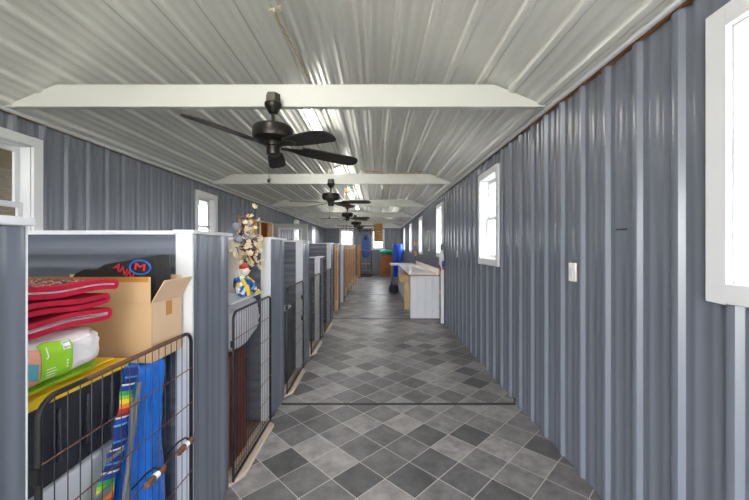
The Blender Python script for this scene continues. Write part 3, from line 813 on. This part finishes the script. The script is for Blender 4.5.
# black bag with printed emblem
r = thing('garment_bag', 'black cloth bag with red print poking out of the cardboard box', 'bag', (-1.12, 1.49, .98))
out = [(-1.31, .98), (-.935, .98), (-.923, 1.25), (-.928, 1.34), (-.936, 1.409), (-.965, 1.405), (-1.028, 1.395), (-1.10, 1.382), (-1.15, 1.372), (-1.185, 1.350), (-1.235, 1.352), (-1.275, 1.335), (-1.31, 1.295)]
def bagp(p, y, k): return (p[0] + .006 * noise.noise(Vector((p[0] * 9, y * 9, p[1] * 9))), y, p[1])
mb = MB(); n = len(out); cx, cz = -1.12, 1.2
rings = [(1.43, .965), (1.44, .99), (1.465, 1.0), (1.50, 1.0), (1.53, .985), (1.545, .94)]
vs = []
for y, s_ in rings:
    vs += [bagp((cx + (p[0] - cx) * s_, cz + (p[1] - cz) * s_), y, 0) for p in out]
fs = [tuple(range(n)), tuple(range(len(vs) - 1, len(vs) - n - 1, -1))] + [(q * n + i, q * n + (i + 1) % n, (q + 1) * n + (i + 1) % n, (q + 1) * n + i) for q in range(len(rings) - 1) for i in range(n)]
bag = mb.add(vs, fs).build('bag', M['black'], r, smooth=60)
def place(vs, cx, cz, ang, y, sx=1, sz=1):
    ca, sa = math.cos(ang), math.sin(ang)
    return [(cx + (p[0] * sx) * ca - (p[1] * sz) * sa, y - p[2], cz + (p[0] * sx) * sa + (p[1] * sz) * ca) for p in vs]
mb = MB(); ell = [(.043 * math.cos(2 * PI * i / 40), .029 * math.sin(2 * PI * i / 40), 0) for i in range(40)]
mb.tube(place(ell, -.995, 1.356, D(-4), 1.428), .0042, 6, closed=True); mb.build('emblem_ring', M['blueprint'], r)
mb = MB(); vs, fs = text_mb('M', .054, .002); mb.add(place(vs, -.995, 1.356, D(-8), 1.4265, 1.25, .8), fs); mb.build('emblem_letter', M['redprint'], r, smooth=0)
mb = MB(); vs, fs = text_mb('ANN', .042, .002); mb.add(place(vs, -1.062, 1.340, D(-32), 1.4265, 1, 1), fs); mb.build('lettering', M['redprint'], r, smooth=0)
# small flap / folds
mb = MB(); mb.blob((-1.245, 1.47, 1.305), (.06, .03, .03), 18, 10, amp=.2, fr=3); mb.build('fold', M['black'], r)
# blue tarp bundle
def bundle(name, label, cat, c, rx, ry, z1, m, p=.55, amp=.05, seed=0, lean=0, n=64, nz=40):
    mb = MB(); vs = []; fs = []
    prof = [(.90, 0), (.98, .02)] + [(1, z) for z in [.04 + (z1 - .08) * j / (nz - 1) for j in range(nz)]] + [(.985, z1 - .02), (.94, z1 - .006), (.85, z1)]
    for s_, z in prof:
        for k in range(n):
            th = 2 * PI * k / n
            d = Vector((sg(math.cos(th), p), sg(math.sin(th), p), 0))
            kk = s_ * (1 + amp * noise.noise(Vector((d.x * 2.2 + seed, d.y * 2.2, z * 2.4))) + amp * .6 * noise.noise(Vector((d.x * 6 + seed, d.y * 6 + z * 8, z * 5))))
            vs.append((c[0] + d.x * rx * kk + lean * z, c[1] + d.y * ry * kk, c[2] + z))
    L = len(prof)
    fs = [(i * n + k, i * n + (k + 1) % n, (i + 1) * n + (k + 1) % n, (i + 1) * n + k) for i in range(L - 1) for k in range(n)] + [tuple(range(n - 1, -1, -1)), tuple(range((L - 1) * n, L * n))]
    mb.add(vs, fs); o = mb.build(name, m, smooth=70)
    return tag(o, label, cat)
bundle('tarp_bundle', 'bright blue folded tarp standing behind the first wire gate', 'tarp', (-1.12, 1.432, .0), .195, .110, .968, M['tarp'], p=.72, amp=.08)
# folded chair with rainbow serape
r = thing('folding_chair', 'folded chair with grey tubes and rainbow serape seat, behind the first wire gate', 'folding chair', (-.924, 1.2, 0))
def band(y0, z0, y1, z1, w, x):
    a, b = Vector((x, y0, z0)), Vector((x, y1, z1)); d = (b - a); Ln = d.length; d.normalize(); s_ = Vector((0, d.z, -d.y))
    mb = MB()
    mb.grid(lambda u, v: a + d * Ln * v + s_ * (w * (u - .5)) + Vector((.006 * math.cos((u - .5) * PI) + .005 * math.sin(v * 17), 0, 0)), 8, 40, uvf=lambda u, v: (u * w, v * Ln))
    return mb
band(1.292, .985, 1.215, .70, .066, -.932).build('serape', M['serape'], r, solid=.004, fix=False)
band(1.212, .712, 1.085, .42, .082, -.931).build('serape', M['serape'], r, solid=.004, fix=False)
band(1.10, .45, .99, .12, .082, -.932).build('serape', M['serape'], r, solid=.004, fix=False)
for (ya, za, yb, zb) in ((1.312, .92, 1.13, .012), (1.276, .86, 1.21, .012)):
    MB().tube([(-.9175, ya, za), (-.9175, yb, zb)], .0085, 10).build('tube', M['alu'], r)
bx(-.926, -.916, 1.16, 1.235, .705, .715).build('strap', M['alu'], r); bx(-.924, -.914, 1.10, 1.17, .60, .625).build('strap', M['alu'], r)

# ------------------------------------------------------------------ second stall contents
r = thing('wooden_crate', 'dark red stained wooden crate behind the second wire gate', 'crate', (-1.2, 2.27, 0))
mb = MB()
for q in range(7): mb.box(-.955, -.94, 2.085 + q * .052, 2.085 + q * .052 + .048, .02, .735)
mb.build('slats', M['darkred'], r, bevel=.003)
bx(-1.45, -.9555, 2.085, 2.445, .001, .738).build('body', M['darkred'], r)
mb = MB()
def plush(th, ph):
    d = Vector((sg(math.cos(ph), .32) * sg(math.cos(th), .35), sg(math.cos(ph), .32) * sg(math.sin(th), .35), sg(math.sin(ph), .5)))
    k = 1 + .10 * noise.noise(d * 3) + .05 * noise.noise(d * 9)
    z = max(-.160, min(.152, d.z * .155 * k))
    if d.z < 0 and d.y > .2: z *= 1 - .45 * min(1, (d.y - .2) / .6)
    return (-1.145 + d.x * .24 * min(1.04, k), 2.39 + d.y * .30 * min(k, 1.05), .908 + z)
nu, nv = 80, 40
mb.add([plush(2 * PI * i / nu, -PI / 2 + PI * j / nv) for j in range(nv + 1) for i in range(nu)], [(j * nu + i, j * nu + (i + 1) % nu, (j + 1) * nu + (i + 1) % nu, (j + 1) * nu + i) for j in range(nv) for i in range(nu)])
tag(mb.build('plush_blanket', M['grey_plush'], smooth=70), 'bundled grey and white plush blanket on the dark red crate', 'blanket')
o = MB().box(-1.32, -.905, 2.12, 2.71, 1.078, 1.0935).build('white_tray', M['whitebin'], bevel=.006)
tag(o, 'white tray on the plush blanket, under the doll and the vase', 'tray')
# doll
DX, DY, DZ = -.945, 2.40, 1.0945
r = thing('cloth_doll', 'small seated doll in blue and yellow with a red hat, beside white vase', 'doll', (DX, DY, DZ))
mb = MB()
mb.blob((DX, DY - .03, DZ + .075), (.045, .05, .075), 20, 14)
mb.tube([(DX + .015, DY - .02, DZ + .03), (DX + .05, DY + .05, DZ + .075), (DX + .05, DY + .10, DZ + .02)], [.03, .026, .018], 12)
mb.tube([(DX - .02, DY - .02, DZ + .03), (DX - .01, DY + .07, DZ + .065), (DX + .01, DY + .12, DZ + .02)], [.03, .026, .018], 12)
mb.tube([(DX + .03, DY - .03, DZ + .12), (DX + .055, DY + .01, DZ + .085), (DX + .05, DY + .05, DZ + .085)], [.02, .017, .012], 10)
mb.tube([(DX - .03, DY - .04, DZ + .12), (DX - .05, DY - .01, DZ + .07), (DX - .03, DY + .03, DZ + .06)], [.02, .017, .012], 10)
mb.build('body', M['dollsuit'], r, smooth=70)
mb = MB(); mb.blob((DX + .055, DY + .125, DZ + .018), (.02, .038, .0175), 14, 8); mb.build('shoe', M['dollyel'], r)
mb = MB(); mb.blob((DX + .01, DY + .16, DZ + .032), (.022, .034, .028), 14, 8); mb.build('shoe', M['dollyel'], r)
mb = MB(); mb.blob((DX + .052, DY + .055, DZ + .092), (.012, .02, .012), 12, 8)
mb.tube([(DX + .02, DY - .07, DZ + .13), (DX + .052, DY - .05, DZ + .06), (DX + .05, DY - .03, DZ + .012)], .012, 10)
mb.tube([(DX + .03, DY + .0, DZ + .14), (DX + .05, DY + .06, DZ + .10), (DX + .045, DY + .12, DZ + .05)], .006, 8); mb.build('trimming', M['dollyel'], r)
mb = MB(); mb.blob((DX + .01, DY + .01, DZ + .178), (.029, .033, .035), 20, 14); mb.blob((DX + .036, DY + .026, DZ + .178), (.007, .007, .007), 10, 8)
hd = mb.build('head', M['dollface'], r)
mb = MB(); mb.blob((DX + .043, DY + .008, DZ + .192), (.004, .006, .006), 8, 6); mb.blob((DX + .030, DY + .042, DZ + .192), (.004, .006, .006), 8, 6); mb.build('eyes', M['darkprint'], hd)
mb = MB(); mb.blob((DX + .033, DY + .030, DZ + .162), (.004, .008, .003), 8, 6); mb.build('mouth', M['redprint'], hd)
mb = MB(); mb.blob((DX + .004, DY + .010, DZ + .208), (.032, .036, .020), 22, 14, amp=.35, fr=5); mb.build('hat', M['dollred'], r)
# vase with dried branches
VX, VY, VZ = -1.085, 2.62, 1.0945
r = thing('flower_vase', 'white textured vase of dried branches with cream magnolia blossoms', 'vase', (VX, VY, VZ))
MB().lathe([(.045, 0), (.058, .01), (.066, .10), (.060, .2), (.052, .30), (.058, .37), (.066, .40), (.058, .40), (.045, .36)], (VX, VY, VZ), 28).build('vase', M['vase'], r)
random.seed(11)
tips = []
mbt = MB()
for i in range(32):
    a = random.uniform(0, 2 * PI); q = random.random() ** .6
    if i == 0: end = Vector((VX + .13, VY + .02, VZ + .66))
    elif i == 1: end = Vector((VX + .15, VY + .08, VZ + .56))
    elif i == 2: end = Vector((VX + .08, VY - .02, VZ + .53))
    else: end = Vector((VX + .075 + .135 * q * math.cos(a), VY + .0 + .10 * q * math.sin(a), VZ + .34 + random.uniform(-.16, .15)))
    st = Vector((VX + .03 * math.cos(a), VY + .03 * math.sin(a), VZ + .34)); mid = (st + end) / 2 + Vector((random.uniform(-.02, .02), random.uniform(-.02, .02), .04))
    mbt.tube([st, mid, end], [.005, .0035, .0015], 6)
    tips += [end, (mid + end) / 2 + Vector((random.uniform(-.03, .03), random.uniform(-.03, .03), random.uniform(-.03, .03)))]
    if i > 3 and i % 2: tips.append(end + Vector((random.uniform(-.04, .04), random.uniform(-.04, .04), random.uniform(-.06, .05))))
mbt.build('branches', M['twig'], r)
mb = MB()
for k in range(6):
    a = 2 * PI * k / 6; u = Vector((math.cos(a), math.sin(a), 0)); v = Vector((-math.sin(a), math.cos(a), 0))
    mb.grid(lambda p, q, u=u, v=v: Vector((VX, VY, VZ)) + u * (.030 * q) + v * ((p - .5) * .026 * math.sin(PI * min(1, q * .85 + .12))) + Vector((0, 0, .016 * q * q + .003 * math.cos((p - .5) * PI))), 4, 5)
b0 = mb.build('blossom', M['cream'], r, solid=.0015)
blooms = []
for i, p in enumerate(tips):
    b = b0 if i == 0 else b0.copy()
    if i: C.objects.link(b); b.parent = r
    b.location = Vector(p) - Vector((VX, VY, VZ)); b.rotation_euler = (random.uniform(-.9, .9), random.uniform(.1, 1.4), random.uniform(0, 6.28)); s_ = random.uniform(.6, 1.0); b.scale = (s_, s_, s_)
for i, (dx, dy, dz) in enumerate(((.05, -.09, .41), (.10, -.04, .43), (.14, .05, .42), (.03, -.07, .50))):
    mb = MB(); mb.blob((VX + dx, VY + dy, VZ + dz), (.030, .032, .030), 14, 10, amp=.15, fr=6, seed=i); mb.build('puff_bloom', M['bloomgrey'], r, label='grey lilac puff flower')
# third stall: a pale tray on a black crate
r = thing('pet_crate', 'black crate behind the third wire gate', 'crate', (-1.2, 3.62, 0))
bx(-1.5, -.96, 3.36, 3.90, .001, .76).build('body', M['charcoal'], r, bevel=.01)
o = MB().box(-1.42, -.97, 3.40, 3.86, .761, .785).build('white_tray', M['whitebin'], bevel=.005); tag(o, 'shallow white tray on the black crate in the third stall', 'tray')

# ------------------------------------------------------------------ left wall fittings
mb = MB(); ring = [(XL - .048, 7.25 + .10 * math.cos(2 * PI * i / 30), 1.885 + .10 * math.sin(2 * PI * i / 30)) for i in range(30)]
mb.tube(ring, .022, 10, closed=True)
tag(mb.build('door_wreath_mount', M['wreath']), 'round red twig wreath hanging on the white door', 'wreath').name = 'wall_art_wreath'
bpy.data.objects['wall_art_wreath'].name = 'hanging_wreath'
r = thing('emergency_light_mount', 'white emergency light high on the wall above the grey door', 'emergency light', (XL + .06, 11.6, 2.30))
bx(XL + .021, XL + .09, 11.42, 11.78, 2.24, 2.36).build('light_body', M['offwhite'], r, bevel=.006)
r.name = 'emergency_light'

# ------------------------------------------------------------------ right wall fittings
def plate(name, y, z, label, cat, w=.075, h=.12):
    r = thing(name, label, cat, (XR - .012, y, z))
    bx(XR - .02, XR - .004, y - w / 2, y + w / 2, z - h / 2, z + h / 2).build('plate', M['offwhite'], r, bevel=.003)
    bx(XR - .026, XR - .0202, y - .014, y + .014, z - .03, z + .03).build('rocker', M['white'], r, bevel=.002)
    return r
plate('light_switch', 2.222, 1.278, 'white light switch plate on the ribbed wall, close to the first window', 'light switch')
plate('light_switch', 5.39, 1.335, 'white light switch plate on the ribbed wall before the white pipe', 'light switch')
MB().tube([(XR - .004, 1.75, 1.535), (XR - .012, 1.77, 1.535), (XR - .012, 1.82, 1.535)], .003, 6).build('wall_hook', M['blackmetal'])
tag(bpy.data.objects['wall_hook'], 'small dark nail hook on the ribbed wall between window and switch', 'hook')
r = thing('picture_frame', 'small narrow picture with green foliage between two windows', 'picture', (XR - .02, 8.35, 1.34))
bx(XR - .034, XR - .02, 8.21, 8.47, 1.34, 1.85).build('frame', M['offwhite'], r, bevel=.003)
bx(XR - .036, XR - .0342, 8.25, 8.43, 1.38, 1.81).build('print', M['green'], r)
for i, (y, z, lb) in enumerate(((10.95, 1.56, 'upper ochre box on the wall over the counter'), (10.95, 1.24, 'lower ochre box on the wall over the counter'))):
    o = bx(XR - .08, XR - .0195, y - .09, y + .09, z - .075, z + .075).build('outlet_box', M['ochre'], bevel=.005); tag(o, lb, 'outlet box')

# ------------------------------------------------------------------ counter
cx0, cx1, cy0, cy1, ch = .668, 1.262, 6.835, 10.88, .862
r = thing('counter_cabinet', 'long white utility counter along the wall with cream top', 'counter', ((cx0 + cx1) / 2, (cy0 + cy1) / 2, 0))
mb = MB(); nb = 4; wv = (cx1 - cx0) / nb
for q in range(nb): mb.box(cx0 + q * wv + .0025, cx0 + (q + 1) * wv - .0025, cy0, cy0 + .02, .0, ch)
mb.build('end_panel', M['cabwhite'], r, bevel=.003)
mb = MB()
mb.box(cx0 + .03, cx1, cy0 + .021, cy1, .08, ch); mb.box(cx0 + .07, cx1, cy0 + .021, cy1, .0, .079)
mb.build('carcass', M['cabwhite'], r)
bx(cx0 - .02, cx1, cy0 - .015, cy1, ch + .0005, ch + .026).build('worktop', M['laminate'], r)
mb = MB(); mb.box(cx0 - .024, cx1, cy0 - .0185, cy0 - .0155, ch + .0, ch + .0265); mb.box(cx0 - .024, cx0 - .0205, cy0 - .0185, cy1, ch, ch + .0265); mb.build('edge_band', M['edge'], r)
MB().box(cx1 - .022, cx1, cy0 - .012, cy1, ch + .0265, ch + .14).build('backsplash', M['splash'], r, bevel=.003)
for q in range(6):
    a = cy0 + .05 + q * .66
    if q != 0:
        d_ = bx(cx0 + .008, cx0 + .0295, a, a + .62, .10, .66).build('door', M['cabwhite'], r, bevel=.003)
        bx(cx0 - .006, cx0 + .0075, a + .05, a + .062, .5, .6).build('handle', M['alu'], d_)
        d_ = bx(cx0 + .008, cx0 + .0295, a, a + .62, .68, ch - .012).build('drawer', M['drawer'] if q < 3 else M['cabwhite'], r, bevel=.003)
        bx(cx0 - .006, cx0 + .0075, a + .27, a + .35, .76, .772).build('handle', M['alu'], d_)
# open drawer and open door nearest the end panel
mb = MB(); a = cy0 + .62
mb.box(cx0 - .18, cx0 - .16, a, a + .55, .64, .83); mb.box(cx0 - .16, cx0 + .029, a + .02, a + .035, .66, .81); mb.box(cx0 - .16, cx0 + .029, a + .515, a + .53, .66, .81); mb.box(cx0 - .16, cx0 + .029, a + .036, a + .514, .66, .67)
mb.build('open_drawer', M['drawer'], r, bevel=.004, label='tan drawer pulled half open')
rot = Matrix.Rotation(D(12), 3, 'Z')
mb = MB(); mb.box(cx0 - .10, cx0 + .02, cy0 + .30, cy0 + .325, .13, .70, rot=rot, about=(cx0 + .02, cy0 + .31, .4)); mb.build('open_door', M['drawer'], r, bevel=.004, label='tan cabinet door standing open')
# white folding table beyond the counter
r = thing('side_table', 'white topped table standing just past the end of the counter', 'table', (.83, 11.4, 0))
bx(.44, 1.24, 10.95, 11.75, .84, .90).build('table_top', M['white'], r, bevel=.008)
for x in (.50, 1.18):
    for y in (11.0, 11.7): MB().tube([(x, y, 0), (x, y, .8395)], .022, 10).build('leg', M['alu'], r)
r = thing('floor_vacuum', 'black round canister vacuum on the floor by the white topped table', 'vacuum', (.56, 10.62, 0))
MB().lathe([(.11, .03), (.15, .05), (.155, .16), (.13, .26), (.06, .31)], (.515, 10.5, 0), 22).build('canister', M['charcoal'], r)
MB().tube([(.45, 10.4, .26), (.43, 10.3, .36), (.47, 10.28, .20), (.5, 10.3, .08)], .02, 8).build('hose', M['black'], r)
for dy in (-.09, .09):
    k = MB().lathe([(.03, -.015), (.04, -.008), (.04, .008), (.03, .015)], (0, 0, 0), 14)
    k.v = [(.515 + x, 10.5 + dy + z * 1.0, .04 + y) for x, y, z in k.v]; k.build('wheel', M['blackmetal'], r)
# white standpipe with blue valve
r = thing('water_standpipe', 'white upright pipe with blue valve standing against the ribbed wall by the counter', 'pipe', (1.225, 6.43, 0))
px_, py_ = 1.232, 6.43
MB().box(px_ - .03, px_ + .03, py_ - .03, py_ + .03, 0, 1.10).build('pipe', M['pvc'], r, bevel=.006)
mb = MB(); mb.box(px_ - .055, px_ + .028, py_ - .045, py_ + .045, 1.101, 1.33); mb.build('cover_box', M['pvc'], r, bevel=.015)
MB().tube([(px_ - .02, py_ - .085, 1.135), (px_ + .03, py_ - .085, 1.135)], .045, 16).build('valve', M['valveblue'], r, bevel=.006)
MB().tube([(px_, py_ - .0305, 1.09), (px_, py_ - .085, 1.075), (px_ - .0, py_ - .085, 1.05), (px_ + .01, py_ - .085, 1.02)], .016, 10).build('tap', M['copper'], r)
MB().tube([(px_ - .07, py_ - .03, 1.07), (px_ - .06, py_ - .035, 1.02), (px_ - .035, py_ - .036, .99), (px_ - .0305, py_ - .036, 1.06)], .010, 8).build('red_lever', M['redprint'], r)
mb = MB(); mb.tube([(px_ - .04, py_ + .0, 1.04), (px_ - .10, py_ - .01, .92), (px_ - .13, py_ - .01, .78), (px_ - .10, py_ - .01, .66), (px_ - .04, py_ - .005, .58), (px_ - .028, py_, .56)], .006, 8); mb.build('hose', M['pvc'], r)
r = thing('potted_plant', 'small green leafy sprig on top of the white pipe box', 'plant', (px_, py_, 1.3305))
MB().lathe([(.018, 0), (.026, .005), (.03, .05), (.026, .05)], (px_ - .01, py_, 1.331), 16).build('pot', M['offwhite'], r)
mb = MB(); random.seed(5)
for i in range(14):
    a = random.uniform(0, 6.28); t_ = Vector((px_ - .012 + .020 * math.cos(a), py_ + .06 * math.sin(a), 1.40 + random.uniform(0, .13)))
    b_ = Vector((px_ - .01, py_, 1.37)); s_ = Vector((-.01 * math.sin(a), .014, 0))
    m_ = (b_ + t_) / 2
    mb.add([b_, m_ + s_, t_, m_ - s_, m_ + Vector((.004, 0, .003))], [(0, 1, 4), (1, 2, 4), (2, 3, 4), (3, 0, 4)])
mb.build('leaf_sprig', M['green'], r, solid=.002)

# ------------------------------------------------------------------ far end
r = thing('hanging_board', 'brown wooden board hanging from the last beam in front of the far window', 'board', (.05, 14.72, 1.68))
bx(-.14, .245, 14.70, 14.715, 1.66, 2.46).build('panel', M['ply'], r, bevel=.002)
mb = MB(); mb.box(.0, .16, 14.695, 14.6995, 2.10, 2.115); mb.box(.02, .2, 14.695, 14.6995, 2.0, 2.012); mb.build('marking', M['whiteprint'], r)
r.location.y = 14.72
r = thing('inversion_table', 'blue padded exercise table on a black stand by the far wall', 'exercise table', (-.55, 17.0, 0))
mb = MB(); vs = []
outl = [(.205 * sg(math.cos(2 * PI * i / 48), .5), .57 * sg(math.sin(2 * PI * i / 48), .75)) for i in range(48)]
outl = [(x * (1 - .28 * max(0, z / .57) ** 3), z) for x, z in outl]
n = len(outl)
for y, s_ in ((16.78, .93), (16.765, .985), (16.79, 1), (16.83, 1), (16.85, .96)):
    vs += [(-.55 + x * s_, y, 1.49 + z * s_) for x, z in outl]
vs[:n] = [(-.55 + x * .9, 16.755, 1.49 + z * .95) for x, z in outl]
mb.add(vs, [tuple(range(n)), tuple(range(5 * n - 1, 4 * n - 1, -1))] + [(q * n + i, q * n + (i + 1) % n, (q + 1) * n + (i + 1) % n, (q + 1) * n + i) for q in range(4) for i in range(n)])
pd = mb.build('back_pad', M['navy'], r, smooth=60)
MB().blob((-.55, 16.752, 1.87), (.075, .02, .085), 18, 12, p=.7).build('head_rest', M['black'], pd, label='black head rest')
mb = MB()
for sx in (-1, 1):
    mb.tube([(-.55 + sx * .30, 16.45, .03), (-.55 + sx * .27, 16.82, 1.25), (-.55 + sx * .30, 17.2, .03)], .02, 8)
mb.tube([(-.85, 16.45, .03), (-.25, 16.45, .03)], .022, 8); mb.tube([(-.85, 17.2, .03), (-.25, 17.2, .03)], .022, 8)
mb.build('stand', M['blackmetal'], r)
MB().tube([(-.55, 16.84, .95), (-.55, 16.75, .25)], .022, 8).build('leg_post', M['alu'], r)
MB().tube([(-.78, 16.72, .62), (-.32, 16.72, .62)], .028, 10).build('ankle_bar', M['alu'], r)
MB().tube([(-.74, 16.74, .28), (-.36, 16.74, .28)], .022, 10).build('foot_bar', M['alu'], r)
MB().tube([(-.82, 16.70, 1.33), (-.55, 16.70, 1.28), (-.27, 16.70, 1.24)], .010, 8).build('handle', M['alu'], r)
r = thing('cardboard_box', 'big brown cardboard box with dark printing against the far wall', 'box', (.5, 17.0, 0))
mb = MB(); mb.prism([(.15, .001), (.86, .001), (.86, .95), (.80, 1.03), (.35, 1.03), (.15, .88)], 'y', 16.72, 17.35); mb.build('carton', M['card_dark'], r, bevel=.01)
mb = MB()
for (x0, x1, z) in ((.30, .44, .22), (.30, .40, .14), (.48, .76, .13), (.40, .70, .32), (.52, .62, .22)):
    q = x0
    while q < x1: mb.box(q, q + .03, 16.715, 16.7195, z, z + .055); q += .045
mb.build('printing', M['darkprint'], r)
mb = MB(); mb.blob((.50, 17.0, 1.185), (.36, .25, .125), 40, 20, amp=.35, fr=4, seed=3); mb.build('plastic_sheet', M['mint'], smooth=70)
tag(bpy.data.objects['plastic_sheet'], 'crumpled mint green plastic sheet on the big brown box', 'plastic sheet')
bundle('tarp_roll', 'royal blue rolled tarp standing in the far corner, next to the brown box', 'tarp', (.90, 16.45, 0), .13, .15, 1.58, M['tarp2'], p=.85, amp=.08, seed=2)
bundle('tarp_roll', 'royal blue rolled tarp in the far corner, closer to the window wall', 'tarp', (1.09, 16.05, 0), .12, .13, 1.57, M['tarp2'], p=.85, amp=.08, seed=5)

# ------------------------------------------------------------------ light, camera
w = bpy.data.worlds.new('World'); bpy.context.scene.world = w; w.use_nodes = True
nt = w.node_tree; bg = nt.nodes['Background']
tc = nt.nodes.new('ShaderNodeTexCoord'); sp = nt.nodes.new('ShaderNodeSeparateXYZ'); nt.links.new(tc.outputs['Generated'], sp.inputs[0])
cr = nt.nodes.new('ShaderNodeValToRGB'); cr.color_ramp.elements[0].position = 0; cr.color_ramp.elements[0].color = (.97, .98, 1, 1)
cr.color_ramp.elements[1].position = .7; cr.color_ramp.elements[1].color = (.86, .92, 1, 1)
nt.links.new(sp.outputs[2], cr.inputs[0]); nt.links.new(cr.outputs[0], bg.inputs[0]); bg.inputs[1].default_value = 4.8

cam = bpy.data.cameras.new('camera'); co = bpy.data.objects.new('camera', cam); C.objects.link(co)
co.location = (0, 0, 1.442); co.rotation_euler = (PI / 2, 0, 0)
cam.sensor_width = 36; cam.lens = 340 / 749 * 36
cam.shift_x = -(377 - 374.5) / 749; cam.shift_y = -(250 - 247) / 749
cam.clip_start = .02; cam.clip_end = 300
sc = bpy.context.scene; sc.camera = co
sc.view_settings.view_transform = 'Standard'; sc.view_settings.look = 'None'; sc.view_settings.exposure = 1.92; sc.view_settings.gamma = 1
sc.cycles.max_bounces = 12; sc.cycles.diffuse_bounces = 8; sc.cycles.transparent_max_bounces = 16; sc.cycles.caustics_reflective = False; sc.cycles.caustics_refractive = False
sc.cycles.sample_clamp_indirect = 8
